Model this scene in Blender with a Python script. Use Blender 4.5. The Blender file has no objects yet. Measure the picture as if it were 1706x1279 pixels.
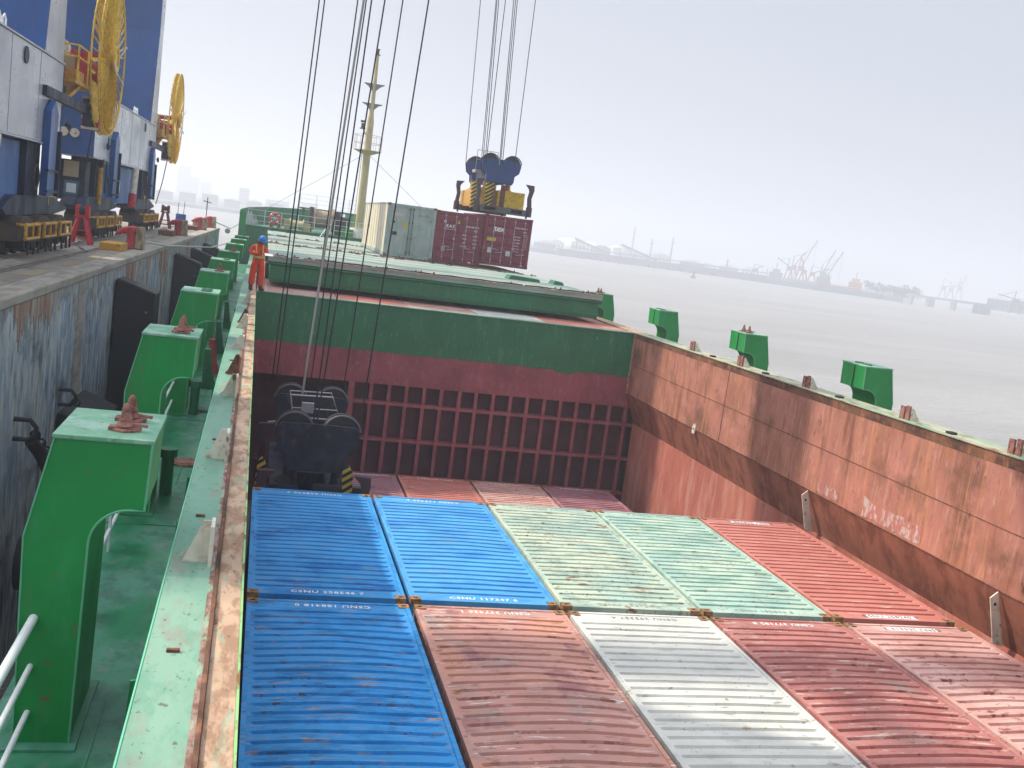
import bpy, bmesh, math, random
from mathutils import Vector, Matrix
R = math.radians
random.seed(7)
S = bpy.context.scene
COL = S.collection

# ------------------------------------------------------------------ camera
def set_camera():
    yaw, pit, rol = 0.250244903, -0.141192459, 0.132648967
    f = Vector((math.sin(yaw) * math.cos(pit), math.cos(yaw) * math.cos(pit), math.sin(pit)))
    r = Vector((math.cos(yaw), -math.sin(yaw), 0)); u = r.cross(f)
    r2 = math.cos(rol) * r + math.sin(rol) * u
    u2 = -math.sin(rol) * r + math.cos(rol) * u
    m = Matrix((( r2.x, u2.x, -f.x, -0.2279), (r2.y, u2.y, -f.y, -15.3718), (r2.z, u2.z, -f.z, 5.8261), (0, 0, 0, 1)))
    cd = bpy.data.cameras.new("camera"); co = bpy.data.objects.new("camera", cd); COL.objects.link(co)
    co.matrix_world = m
    cd.sensor_fit = 'HORIZONTAL'; cd.sensor_width = 36.0; cd.lens = 1720.04 / 1706 * 36.0
    cd.clip_start = 0.05; cd.clip_end = 12000
    S.camera = co
set_camera()

# ------------------------------------------------------------------ light
SUN_TO = Vector((1, -0.50, -1.22)).normalized()      # the way the light travels
SKY_STRENGTH = 0.10
def set_world():
    w = bpy.data.worlds.new("World"); S.world = w; w.use_nodes = True
    nt = w.node_tree; nt.nodes.clear()
    out = nt.nodes.new('ShaderNodeOutputWorld'); bg = nt.nodes.new('ShaderNodeBackground')
    sky = nt.nodes.new('ShaderNodeTexSky'); sky.sky_type = 'NISHITA'; sky.sun_disc = False
    el = math.asin(-SUN_TO.z); az = math.atan2(-SUN_TO.x, -SUN_TO.y)
    sky.sun_elevation = el; sky.sun_rotation = az
    sky.air_density = 1.0; sky.dust_density = 6.0; sky.ozone_density = 1.0; sky.altitude = 0
    # thin high overcast veil in front of the clear sky
    tc = nt.nodes.new('ShaderNodeTexCoord'); no = nt.nodes.new('ShaderNodeTexNoise')
    no.inputs['Scale'].default_value = 1.6; no.inputs['Detail'].default_value = 3
    nt.links.new(tc.outputs['Generated'], no.inputs['Vector'])
    cr = nt.nodes.new('ShaderNodeMix'); cr.data_type = 'RGBA'
    cr.inputs['A'].default_value = (4.9, 5.35, 6.3, 1); cr.inputs['B'].default_value = (5.5, 5.85, 6.5, 1)
    nt.links.new(no.outputs['Fac'], cr.inputs['Factor'])
    mx = nt.nodes.new('ShaderNodeMix'); mx.data_type = 'RGBA'; mx.inputs['Factor'].default_value = 0.86
    nt.links.new(sky.outputs[0], mx.inputs['A']); nt.links.new(cr.outputs['Result'], mx.inputs['B'])
    bg.inputs['Strength'].default_value = SKY_STRENGTH
    # a veiled sky is brighter overhead and round the sun than near the horizon
    sx = nt.nodes.new('ShaderNodeSeparateXYZ'); nt.links.new(tc.outputs['Generated'], sx.inputs[0])
    up = nt.nodes.new('ShaderNodeMapRange'); up.interpolation_type = 'SMOOTHSTEP'; up.inputs['From Min'].default_value = .38; up.inputs['From Max'].default_value = .9; up.inputs['To Max'].default_value = 1.0
    nt.links.new(sx.outputs['Z'], up.inputs['Value'])
    dt = nt.nodes.new('ShaderNodeVectorMath'); dt.operation = 'DOT_PRODUCT'; dt.inputs[1].default_value = tuple(-SUN_TO)
    nt.links.new(tc.outputs['Generated'], dt.inputs[0])
    gl = nt.nodes.new('ShaderNodeMapRange'); gl.interpolation_type = 'SMOOTHSTEP'; gl.inputs['From Min'].default_value = .52; gl.inputs['From Max'].default_value = 1.0; gl.inputs['To Max'].default_value = 1.5
    nt.links.new(dt.outputs['Value'], gl.inputs['Value'])
    a1 = nt.nodes.new('ShaderNodeMath'); a1.operation = 'ADD'; nt.links.new(up.outputs[0], a1.inputs[0]); nt.links.new(gl.outputs[0], a1.inputs[1])
    a2 = nt.nodes.new('ShaderNodeMath'); a2.operation = 'ADD'; nt.links.new(a1.outputs[0], a2.inputs[0]); a2.inputs[1].default_value = 1.0
    vs = nt.nodes.new('ShaderNodeVectorMath'); vs.operation = 'SCALE'; nt.links.new(mx.outputs['Result'], vs.inputs[0]); nt.links.new(a2.outputs[0], vs.inputs['Scale'])
    nt.links.new(vs.outputs[0], bg.inputs['Color']); nt.links.new(bg.outputs[0], out.inputs['Surface'])
    sd = bpy.data.lights.new("sun", 'SUN'); so = bpy.data.objects.new("sun", sd); COL.objects.link(so)
    sd.energy = 4.0; sd.angle = R(0.9); sd.color = (1.0, 0.90, 0.76)
    so.rotation_euler = SUN_TO.to_track_quat('-Z', 'Y').to_euler(); so.location = (-60, 30, 80)
set_world()
S.view_settings.view_transform = 'Standard'; S.view_settings.look = 'None'
S.view_settings.gamma = 1; S.view_settings.exposure = 0.22
S.cycles.volume_bounces = 1
S.cycles.max_bounces = 6

# ------------------------------------------------------------------ materials
def lin(h):
    h = h.lstrip('#'); c = [int(h[i:i + 2], 16) / 255 for i in (0, 2, 4)]
    return tuple(((v / 12.92) if v <= 0.04045 else ((v + 0.055) / 1.055) ** 2.4) for v in c) + (1,)
MATS = {}
def mat(name, col, rough=0.55, metal=0.0, wear=(), bump=None, var=0.06, spec=0.5, emit=None):
    """wear: (hex, (sx,sy,sz), lo, hi, amount) layers laid over the base, patterns fixed to the object"""
    if name in MATS: return MATS[name]
    m = bpy.data.materials.new(name); m.use_nodes = True; MATS[name] = m
    nt = m.node_tree; N = nt.nodes; L = nt.links
    b = N['Principled BSDF']; b.inputs['Roughness'].default_value = rough; b.inputs['Metallic'].default_value = metal
    b.inputs['Specular IOR Level'].default_value = spec
    tc = N.new('ShaderNodeTexCoord'); oi = N.new('ShaderNodeObjectInfo')
    mul = N.new('ShaderNodeMath'); mul.operation = 'MULTIPLY'; mul.inputs[1].default_value = 37.0
    L.new(oi.outputs['Random'], mul.inputs[0])
    add = N.new('ShaderNodeVectorMath'); add.operation = 'ADD'
    L.new(tc.outputs['Object'], add.inputs[0]); L.new(mul.outputs[0], add.inputs[1])
    def noise(sc, det=5, ro=0.6, off=0):
        mp = N.new('ShaderNodeMapping'); mp.inputs['Scale'].default_value = sc; mp.inputs['Location'].default_value = (off, off * .7, -off)
        L.new(add.outputs[0], mp.inputs['Vector'])
        n = N.new('ShaderNodeTexNoise'); n.inputs['Scale'].default_value = 1; n.inputs['Detail'].default_value = det
        n.inputs['Roughness'].default_value = ro
        L.new(mp.outputs[0], n.inputs['Vector']); return n.outputs['Fac']
    c = lin(col)
    n0 = noise((1.3, 1.3, 1.3), 4)
    mr = N.new('ShaderNodeMapRange'); mr.inputs['From Min'].default_value = 0.3; mr.inputs['From Max'].default_value = 0.7
    L.new(n0, mr.inputs['Value'])
    mx = N.new('ShaderNodeMix'); mx.data_type = 'RGBA'
    mx.inputs['A'].default_value = tuple(v * (1 - var * 2) for v in c[:3]) + (1,)
    mx.inputs['B'].default_value = tuple(min(1, v * (1 + var * 2)) for v in c[:3]) + (1,)
    L.new(mr.outputs[0], mx.inputs['Factor']); cur = mx.outputs['Result']; rcur = None
    patch = None
    for i, (h, sc, lo, hi, amt) in enumerate(wear):
        nn = noise(sc, 7, 0.62, 3.1 * (i + 1))
        sharp = hi - lo < .065
        m2 = N.new('ShaderNodeMapRange'); m2.inputs['From Min'].default_value = lo - .04; m2.inputs['From Max'].default_value = hi - .035
        m2.inputs['To Max'].default_value = amt
        L.new(nn, m2.inputs['Value'])
        if sharp:                                   # flakes and scratches gather in patches
            if patch is None:
                pr = N.new('ShaderNodeMapRange'); pr.inputs['From Min'].default_value = .42; pr.inputs['From Max'].default_value = .58
                pr.inputs['To Min'].default_value = .40; L.new(noise((.75, .75, .75), 3, .5, 9.3), pr.inputs['Value']); patch = pr
            mm = N.new('ShaderNodeMath'); mm.operation = 'MULTIPLY'; L.new(m2.outputs[0], mm.inputs[0]); L.new(patch.outputs[0], mm.inputs[1]); fac = mm.outputs[0]
        else: fac = m2.outputs[0]
        x = N.new('ShaderNodeMix'); x.data_type = 'RGBA'; x.inputs['B'].default_value = lin(h)
        L.new(fac, x.inputs['Factor']); L.new(cur, x.inputs['A']); cur = x.outputs['Result']
        if i == 0:
            rr = N.new('ShaderNodeMapRange'); rr.inputs['To Min'].default_value = rough; rr.inputs['To Max'].default_value = min(1, rough + .35)
            L.new(m2.outputs[0], rr.inputs['Value']); L.new(rr.outputs[0], b.inputs['Roughness'])
    L.new(cur, b.inputs['Base Color'])
    if bump:
        nb = noise((bump[0],) * 3 if not isinstance(bump[0], tuple) else bump[0], 5, .6, 1.7)
        bp = N.new('ShaderNodeBump'); bp.inputs['Strength'].default_value = bump[1]; bp.inputs['Distance'].default_value = bump[2] if len(bump) > 2 else 0.01
        L.new(nb, bp.inputs['Height']); L.new(bp.outputs[0], b.inputs['Normal'])
    if emit:
        b.inputs['Emission Color'].default_value = lin(emit[0]); b.inputs['Emission Strength'].default_value = emit[1]
    return m
RUST = '#7a4a2e'; RUST_D = '#4a2c20'; RUST_L = '#a8683c'
M = dict(
    green=mat('green_ship_paint', '#078a3e', .40, wear=[('#0a7636', (.8, .8, .5), .5, .7, .5), ('#3c9460', (4, 4, 1.0), .60, .70, .4), ('#5a6a50', (3.0, 3.0, .35), .62, .70, .45), ('#7a4a34', (16, 16, 7), .68, .71, .85)], bump=(4, .22)),
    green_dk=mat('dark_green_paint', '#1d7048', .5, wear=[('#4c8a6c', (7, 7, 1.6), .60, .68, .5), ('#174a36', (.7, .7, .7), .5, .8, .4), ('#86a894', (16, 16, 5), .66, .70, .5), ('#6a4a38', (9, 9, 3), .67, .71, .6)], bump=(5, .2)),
    green_top=mat('skylit_worn_green_paint', '#78ab8c', .45, wear=[('#5f967a', (2.2, 2.2, 2.2), .48, .62, .7), ('#aac6b4', (4, 4, 4), .56, .66, .6), ('#6e5a44', (12, 12, 12), .65, .69, .8)], bump=(8, .15)),  # paler than the post sides: worn paint plus skylight put into the colour
    coam_top=mat('skylit_worn_coaming_paint', '#62937a', .5, wear=[('#83a590', (1.6, .5, 1), .42, .60, .8), ('#62927a', (6, 2.0, 1), .56, .66, .7), ('#8c7c70', (3.4, 1.2, 1), .60, .68, .5), ('#4a3c30', (20, 12, 9), .655, .69, .85)], bump=(9, .25)),  # worn coaming top, with the bright skylight mixed into its colour
    deck=mat('green_deck_paint', '#238054', .32, wear=[('#5f9484', (1.2, .9, 1), .47, .60, .6), ('#175c42', (2.8, 2.2, 1), .52, .64, .6), ('#7a8278', (5, 3, 7), .60, .66, .5), ('#5c4a3a', (14, 11, 7), .655, .69, .8)], bump=(7, .3)),
    hatch_top=mat('pale_green_hatch_paint', '#78998a', .55, wear=[('#a2b0ab', (.35, 1.4, 1), .42, .62, .85), ('#a8907c', (.7, 3, 2), .52, .66, .8), ('#4f8a72', (.6, 2.6, 1), .56, .72, .7)], bump=(6, .3)),
    red=mat('red_oxide_hold_paint', '#b4705e', .55, wear=[('#96504a', (.6, .6, .3), .46, .62, .6), ('#c8988a', (2.2, 2.2, .4), .55, .66, .5), ('#8a5540', (4.5, 4.5, .9), .62, .68, .6), ('#54342a', (14, 14, 5), .66, .69, .7)], bump=(5, .3)),
    red_coam=mat('weathered_red_oxide_coaming', '#ac7262', .62, wear=[('#93604a', (.8, .8, .5), .47, .62, .8), ('#c0988a', (7.5, 7.5, 1.6), .58, .66, .38), ('#5f4030', (.7, .7, .8), .54, .68, .75), ('#b98055', (4.5, 4.5, .22), .57, .66, .55), ('#3e2a22', (12, 12, 3.4), .66, .70, .8), ('#7a4a34', (3.5, 3.5, .5), .61, .68, .7)], bump=(9, .55)),
    rust_band=mat('brown_rust_edge', '#6f4a34', .8, wear=[('#3f2a22', (3, 1.5, 3), .48, .64, .85), ('#a06a48', (8, 5, 2), .58, .7, .6)], bump=(14, .5)),
    primer=mat('pale_primer_patch', '#b8a49c', .7, wear=[('#aa6c60', (7, 7, 3), .44, .54, .95), ('#8c5a44', (9, 9, 9), .58, .64, .7)], bump=(9, .3)),
    maroon=mat('maroon_bulkhead_paint', '#944c54', .55, wear=[('#9c7076', (5, 5, 1.6), .58, .66, .45), ('#6a3238', (.8, .8, .8), .5, .68, .6), ('#b0989a', (18, 18, 6), .655, .69, .5), ('#5c3a2e', (7, 7, 2), .62, .68, .6)], bump=(5, .3)),
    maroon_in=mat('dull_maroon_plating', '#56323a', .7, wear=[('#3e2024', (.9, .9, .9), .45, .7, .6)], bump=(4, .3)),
    tan=mat('tan_worn_rail', '#b89a7e', .6, wear=[('#8a6850', (7, 2.4, 3), .49, .58, .75), ('#5c3e2e', (12, 5, 7), .62, .67, .75), ('#cdb494', (4, 1.2, 3), .55, .65, .5), ('#84a48c', (9, 2, 5), .62, .66, .6)], bump=(12, .3)),
    rust=mat('rusty_steel', '#6e4536', .85, wear=[('#3f2620', (6, 6, 6), .48, .66, .8), ('#9c6640', (11, 11, 11), .56, .7, .6)], bump=(20, .6)),
    rust_pink=mat('pinkish_rusty_casting', '#95665a', .75, wear=[('#5c362c', (12, 12, 12), .5, .66, .8)], bump=(25, .5)),
    casting=mat('rusty_corner_casting', '#9a7650', .75, wear=[('#4e3322', (14, 14, 14), .48, .66, .8)], bump=(25, .4)),
    hole=mat('dark_opening', '#0c0b0b', .9),
    dark=mat('dark_steel', '#25262a', .6, wear=[('#3d3a38', (3, 3, 3), .5, .7, .6)], bump=(10, .3)),
    bogie=mat('greasy_bogie_steel', '#3c3634', .7, wear=[('#5e4a3c', (3, 3, 3), .5, .68, .7), ('#1c1c1e', (2, 2, 2), .5, .7, .6)], bump=(10, .4)),
    rubber=mat('black_fender_rubber', '#1b1b22', .75, wear=[('#2c2b31', (1.2, 1.2, .6), .5, .7, .7), ('#45382f', (4, 4, 2), .66, .74, .5)], bump=(6, .2)),
    white=mat('white_rail_paint', '#dfe3e2', .4, wear=[('#a89c90', (9, 9, 9), .66, .74, .6)]),
    white_old=mat('peeling_white_paint', '#d5cfbe', .6, wear=[('#6e4636', (9, 9, 9), .60, .66, .9), ('#b7ab96', (4, 4, 4), .5, .7, .6)], bump=(18, .3)),
    cream=mat('cream_mast_paint', '#b5a878', .55, wear=[('#8d8468', (6, 6, .8), .54, .7, .6)]),
    buff=mat('buff_winch_paint', '#a08a70', .6, wear=[('#6a4c3a', (3, 3, 3), .5, .66, .7)]),
    cblue=mat('crane_blue_paint', '#1c5394', .38, wear=[('#17386e', (.6, .6, .3), .45, .7, .5), ('#5c5a58', (4, 4, .5), .64, .70, .35)], bump=(1.5, .06)),
    cnavy=mat('crane_navy_paint', '#112444', .5, wear=[('#0c1626', (1.2, 1.2, .6), .45, .65, .7), ('#3a4654', (6, 6, 6), .62, .68, .5), ('#4a3a30', (9, 9, 4), .62, .68, .6)], bump=(6, .25)),
    cgrey=mat('crane_pale_grey_paint', '#a9aeb6', .25, wear=[('#8b909a', (2, .25, .5), .46, .74, .6), ('#6a6460', (9, 3.2, .35), .64, .76, .4)], bump=(1.2, .08)),
    clight=mat('crane_light_blue_panel', '#3f6ba8', .45, wear=[('#2f5690', (1, 1, .5), .45, .7, .6)]),
    yellow=mat('reel_yellow_paint', '#dcb61a', .45, wear=[('#a8840f', (5, 5, 5), .52, .62, .6), ('#5e4c20', (14, 14, 14), .64, .69, .7)]),
    oyellow=mat('worn_orange_yellow_paint', '#c09028', .55, wear=[('#7c5a30', (6, 6, 6), .54, .68, .75)], bump=(10, .3)),
    cred=mat('anchor_red_paint', '#b3212c', .5, wear=[('#7c1a20', (4, 4, 4), .54, .72, .6)]),
    bollard_red=mat('faded_red_bollard_paint', '#b8343c', .6, wear=[('#7c3a36', (6, 6, 6), .52, .68, .7)]),
    bollard_tan=mat('dirty_cream_bollard_paint', '#a89c80', .8, wear=[('#6c5a44', (5, 5, 3), .48, .64, .8)], bump=(12, .3)),
    concrete=mat('quay_concrete', '#8a8478', .85, wear=[('#6d675e', (.7, .7, .7), .45, .68, .7), ('#a59f90', (2.4, 2.4, 2.4), .56, .7, .6), ('#4c4640', (1.5, 4, 4), .64, .74, .5)], bump=(3, .3)),
    concrete_cope=mat('light_coping_concrete', '#a39d90', .85, wear=[('#7c766c', (3, .8, 3), .48, .66, .7), ('#8a5c40', (6, 1.5, 2), .62, .72, .6)], bump=(8, .3)),
    quay_wall=mat('stained_blue_white_quay_wall', '#8498ae', .85, wear=[('#b2b6b6', (1, .5, .35), .46, .58, .75), ('#5a6878', (1, .9, .5), .52, .62, .6), ('#c4c6c2', (6, 5.5, 1.2), .54, .62, .8), ('#7e6a4c', (2.8, 1.6, .3), .60, .68, .65), ('#2a2a30', (6, 3.6, .8), .60, .68, .6), ('#241f20', (.5, .4, .8), .60, .72, .6)], bump=((5, 3, 1), .6, .03)),
    quay_rust=mat('rust_streaked_concrete', '#a39284', .85, wear=[('#8a5238', (5, 2.6, .25), .47, .60, .9), ('#5c4438', (9, 5, .5), .56, .68, .7), ('#c7c2b6', (7, 4, .4), .60, .70, .6)], bump=((5, 3, 1), .5, .02)),
    steelrail=mat('worn_crane_rail', '#8b8a88', .4, .6, wear=[(RUST, (6, 1, 6), .5, .7, .7)]),
    orange=mat('orange_coverall_cloth', '#dd4420', .85, wear=[('#b5301c', (7, 7, 4), .5, .7, .6)], bump=(14, .5, .02)),
    hivis=mat('yellow_reflective_tape', '#d8cc50', .5), helmet=mat('blue_helmet_plastic', '#1580d2', .3),
    skin=mat('skin', '#a8735a', .6), hair=mat('black_hair', '#15110f', .7), boot=mat('dark_work_boot', '#231d1e', .6),
    paper=mat('white_paper', '#e4e4de', .7), jeans=mat('blue_trouser_strap', '#2c4a80', .7),
    rope=mat('dark_wire_rope', '#1b2026', .5, .3), grey_rope=mat('pale_grey_power_cable', '#8d8e8c', .6),
    moor=mat('pale_mooring_rope', '#b9b9b4', .9, bump=(30, .5)),
    lifered=mat('red_lifebuoy', '#d23a30', .5), black=mat('black_paint', '#101214', .5),
    letter=mat('white_lettering', '#e6e8e8', .5, wear=[('#8a8a8a', (20, 20, 20), .62, .68, .5)]),
    letter_dk=mat('dark_lettering', '#2f3a40', .6), stick_y=mat('yellow_sticker', '#c9b045', .6, wear=[('#8f7a30', (20, 20, 20), .5, .6, .6)]),
    stick_w=mat('white_sticker', '#d0d0cc', .6, wear=[('#8a8a90', (25, 25, 25), .5, .6, .6)]), stick_r=mat('faded_red_sticker', '#b08a86', .6),
    zinc=mat('galvanised_rod', '#a4a0a2', .45, .5),
)

# ------------------------------------------------------------------ mesh builder
class MB:
    def __init__(s): s.v = []; s.f = []; s.m = []
    def add(s, vs, fs, mi=0):
        o = len(s.v); s.v += [Vector(v) for v in vs]; s.f += [tuple(i + o for i in f) for f in fs]; s.m += [mi] * len(fs)
    def box(s, x0, x1, y0, y1, z0, z1, mi=0, rot=None, piv=None):
        vs = [Vector(p) for p in ((x0, y0, z0), (x1, y0, z0), (x1, y1, z0), (x0, y1, z0), (x0, y0, z1), (x1, y0, z1), (x1, y1, z1), (x0, y1, z1))]
        if rot is not None:
            c = Vector(piv) if piv else Vector(((x0 + x1) / 2, (y0 + y1) / 2, (z0 + z1) / 2))
            vs = [rot @ (v - c) + c for v in vs]
        s.add(vs, [(0, 3, 2, 1), (4, 5, 6, 7), (0, 1, 5, 4), (1, 2, 6, 5), (2, 3, 7, 6), (3, 0, 4, 7)], mi)
    def bar(s, a, b, w, h=None, mi=0, up=(0, 0, 1)):
        h = h or w; a = Vector(a); b = Vector(b); d = (b - a).normalized(); up = Vector(up)
        if abs(d.dot(up)) > .98: up = Vector((0, 1, 0)) if abs(d.y) < .9 else Vector((1, 0, 0))
        x = d.cross(up).normalized() * (w / 2); y = x.cross(d).normalized() * (h / 2)
        vs = [a - x - y, a + x - y, a + x + y, a - x + y, b - x - y, b + x - y, b + x + y, b - x + y]
        s.add(vs, [(0, 3, 2, 1), (4, 5, 6, 7), (0, 1, 5, 4), (1, 2, 6, 5), (2, 3, 7, 6), (3, 0, 4, 7)][::1], mi)
    def tube(s, pts, r, n=8, mi=0, cap=True):
        pts = [Vector(p) for p in pts]; rs = r if isinstance(r, (list, tuple)) else [r] * len(pts)
        rings = []; prev = None
        for i, p in enumerate(pts):
            d = (pts[min(i + 1, len(pts) - 1)] - pts[max(i - 1, 0)]).normalized()
            ref = Vector((0, 0, 1)) if abs(d.z) < .9 else Vector((0, 1, 0))
            if prev is not None and abs(prev.dot(d)) < .98: ref = prev
            x = d.cross(ref).normalized(); y = d.cross(x).normalized()
            if prev is not None: y = (prev - d * prev.dot(d)).normalized(); x = y.cross(d).normalized()
            prev = y
            rings.append([p + x * rs[i] * math.cos(2 * math.pi * k / n) + y * rs[i] * math.sin(2 * math.pi * k / n) for k in range(n)])
        vs = [v for g in rings for v in g]; fs = []
        for i in range(len(pts) - 1):
            for k in range(n):
                a = i * n + k; b = i * n + (k + 1) % n
                fs.append((a, b, b + n, a + n))
        if cap: fs += [tuple(range(n))[::-1], tuple(range((len(pts) - 1) * n, len(pts) * n))]
        s.add(vs, fs, mi)
    def ring(s, c, rad, r, axis='x', n=40, k=8, mi=0, a0=0, a1=2 * math.pi):
        c = Vector(c); full = abs(a1 - a0 - 2 * math.pi) < 1e-6; pts = []
        for i in range(n + 1):
            a = a0 + (a1 - a0) * i / n; u, v = math.cos(a) * rad, math.sin(a) * rad
            pts.append(c + Vector({'x': (0, u, v), 'y': (u, 0, v), 'z': (u, v, 0)}[axis]))
        s.tube(pts, r, k, mi, cap=not full)
    def prism(s, poly, a0, a1, axis='y', mi=0):
        """poly: 2-D outline; axis y: (x,z); axis x: (y,z); axis z: (x,y)"""
        def P(p, t): return {'y': (p[0], t, p[1]), 'x': (t, p[0], p[1]), 'z': (p[0], p[1], t)}[axis]
        n = len(poly)
        s.add([P(p, a0) for p in poly] + [P(p, a1) for p in poly],
              [tuple(range(n)), tuple(range(2 * n - 1, n - 1, -1))] + [(i + n, (i + 1) % n + n, (i + 1) % n, i) for i in range(n)], mi)
    def cyl(s, c, r, h, axis='z', n=16, mi=0, r2=None):
        c = Vector(c); d = Vector({'x': (1, 0, 0), 'y': (0, 1, 0), 'z': (0, 0, 1)}[axis]) * h
        s.tube([c, c + d], [r, r if r2 is None else r2], n, mi)
    def build(s, name, mats, parent=None, local=False, bevel=0, smooth=False):
        me = bpy.data.meshes.new(name)
        vs = s.v
        root = parent
        while root is not None and root.parent is not None: root = root.parent
        if root is not None and not local:
            inv = root.matrix_basis.inverted()
            vs = [inv @ v for v in vs]
        me.from_pydata([tuple(v) for v in vs], [], s.f)
        mats = mats if isinstance(mats, (list, tuple)) else [mats]
        for m in mats: me.materials.append(m)
        me.polygons.foreach_set('material_index', s.m)
        bm = bmesh.new(); bm.from_mesh(me); bmesh.ops.recalc_face_normals(bm, faces=bm.faces); bm.to_mesh(me); bm.free()
        if smooth:
            me.polygons.foreach_set('use_smooth', [True] * len(me.polygons))
            try: me.set_sharp_from_angle(angle=R(40))
            except Exception: pass
        me.update()
        o = bpy.data.objects.new(name, me); COL.objects.link(o)
        if parent is not None: o.parent = parent
        if bevel:
            b = o.modifiers.new('bevel', 'BEVEL'); b.width = bevel; b.segments = 2; b.limit_method = 'ANGLE'
            b.angle_limit = R(50)
        return o
def tag(o, label=None, cat=None, group=None, kind=None):
    if label: o['label'] = label
    if cat: o['category'] = cat
    if group: o['group'] = group
    if kind: o['kind'] = kind
    return o
def thing(name, label, cat, loc=(0, 0, 0), rz=0.0, group=None):
    o = bpy.data.objects.new(name, None); COL.objects.link(o); o.empty_display_size = .3
    o.location = loc; o.rotation_euler = (0, 0, rz)
    o.matrix_basis = Matrix.Translation(loc) @ Matrix.Rotation(rz, 4, 'Z')
    return tag(o, label, cat, group)
def copy_tree(o, parent=None):
    c = o.copy(); COL.objects.link(c)
    if parent is not None: c.parent = parent
    for ch in [k for k in bpy.data.objects if k.parent == o and k is not c]: copy_tree(ch, c)
    return c
def text(name, body, size, m, parent, ext=0.002, align='CENTER', spacing=1.0, sx=1.0):
    """m: 4x4 world matrix; text lies in its x-y plane"""
    cu = bpy.data.curves.new(name, 'FONT'); cu.body = body; cu.size = size; cu.extrude = ext; cu.align_x = align; cu.align_y = 'CENTER'
    cu.space_character = spacing; cu.offset = size * .018; cu.resolution_u = 2
    t = bpy.data.objects.new(name, cu); COL.objects.link(t)
    dg = bpy.context.evaluated_depsgraph_get(); me = bpy.data.meshes.new_from_object(t.evaluated_get(dg))
    COL.objects.unlink(t); bpy.data.objects.remove(t)
    me.transform(m @ Matrix.Diagonal((sx, 1, 1, 1)))
    return me
def text_obj(name, body, size, m, mt, parent, **k):
    me = text(name, body, size, m, parent, **k)
    root = parent
    while root.parent is not None: root = root.parent
    me.transform(root.matrix_basis.inverted()); me.materials.clear(); me.materials.append(mt)
    me.name = name
    o = bpy.data.objects.new(name, me); COL.objects.link(o); o.parent = parent
    return o
def on_front(x, y, z):      # text plane facing -y
    return Matrix.Translation((x, y, z)) @ Matrix.Rotation(R(90), 4, 'X')

# ------------------------------------------------------------------ setting: water, quay ground, far land
WZ = -4.5                     # water level; the origin is a corner of the near container row, z = 0 its roof
DK = 1.43                     # ship's side deck
QZ = 3.5                      # quay level
def water():
    m = bpy.data.materials.new('silty_water'); m.use_nodes = True; nt = m.node_tree; N = nt.nodes; L = nt.links
    b = N['Principled BSDF']; b.inputs['Base Color'].default_value = lin('#827c72'); b.inputs['Roughness'].default_value = .28
    tc = N.new('ShaderNodeTexCoord')
    def nz(sc, det, w=0):
        mp = N.new('ShaderNodeMapping'); mp.inputs['Scale'].default_value = sc; mp.inputs['Rotation'].default_value = (0, 0, w)
        L.new(tc.outputs['Object'], mp.inputs['Vector']); n = N.new('ShaderNodeTexNoise'); n.inputs['Scale'].default_value = 1
        n.inputs['Detail'].default_value = det; n.inputs['Roughness'].default_value = .55; L.new(mp.outputs[0], n.inputs['Vector']); return n
    a = nz((.22, .55, 1), 6, .3); c = nz((.012, .04, 1), 3, .2); d = nz((1.6, 3.2, 1), 3, .5)
    ad = N.new('ShaderNodeMath'); ad.operation = 'MULTIPLY_ADD'; L.new(d.outputs['Fac'], ad.inputs[0]); ad.inputs[1].default_value = .35; L.new(a.outputs['Fac'], ad.inputs[2])
    bp = N.new('ShaderNodeBump'); bp.inputs['Strength'].default_value = .9; bp.inputs['Distance'].default_value = .55
    L.new(ad.outputs[0], bp.inputs['Height']); L.new(bp.outputs[0], b.inputs['Normal'])
    mx = N.new('ShaderNodeMix'); mx.data_type = 'RGBA'; mx.inputs['A'].default_value = lin('#7f7c76'); mx.inputs['B'].default_value = lin('#95928b')
    mr = N.new('ShaderNodeMapRange'); mr.inputs['From Min'].default_value = .35; mr.inputs['From Max'].default_value = .65
    L.new(c.outputs['Fac'], mr.inputs['Value']); L.new(mr.outputs[0], mx.inputs['Factor']); L.new(mx.outputs['Result'], b.inputs['Base Color'])
    g = MB(); g.add([(-2400, -300, WZ), (2400, -300, WZ), (2400, 2700, WZ), (-2400, 2700, WZ)], [(0, 1, 2, 3)])
    tag(g.build('water', m), 'wide grey silty harbour water', kind='structure')
water()

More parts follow.
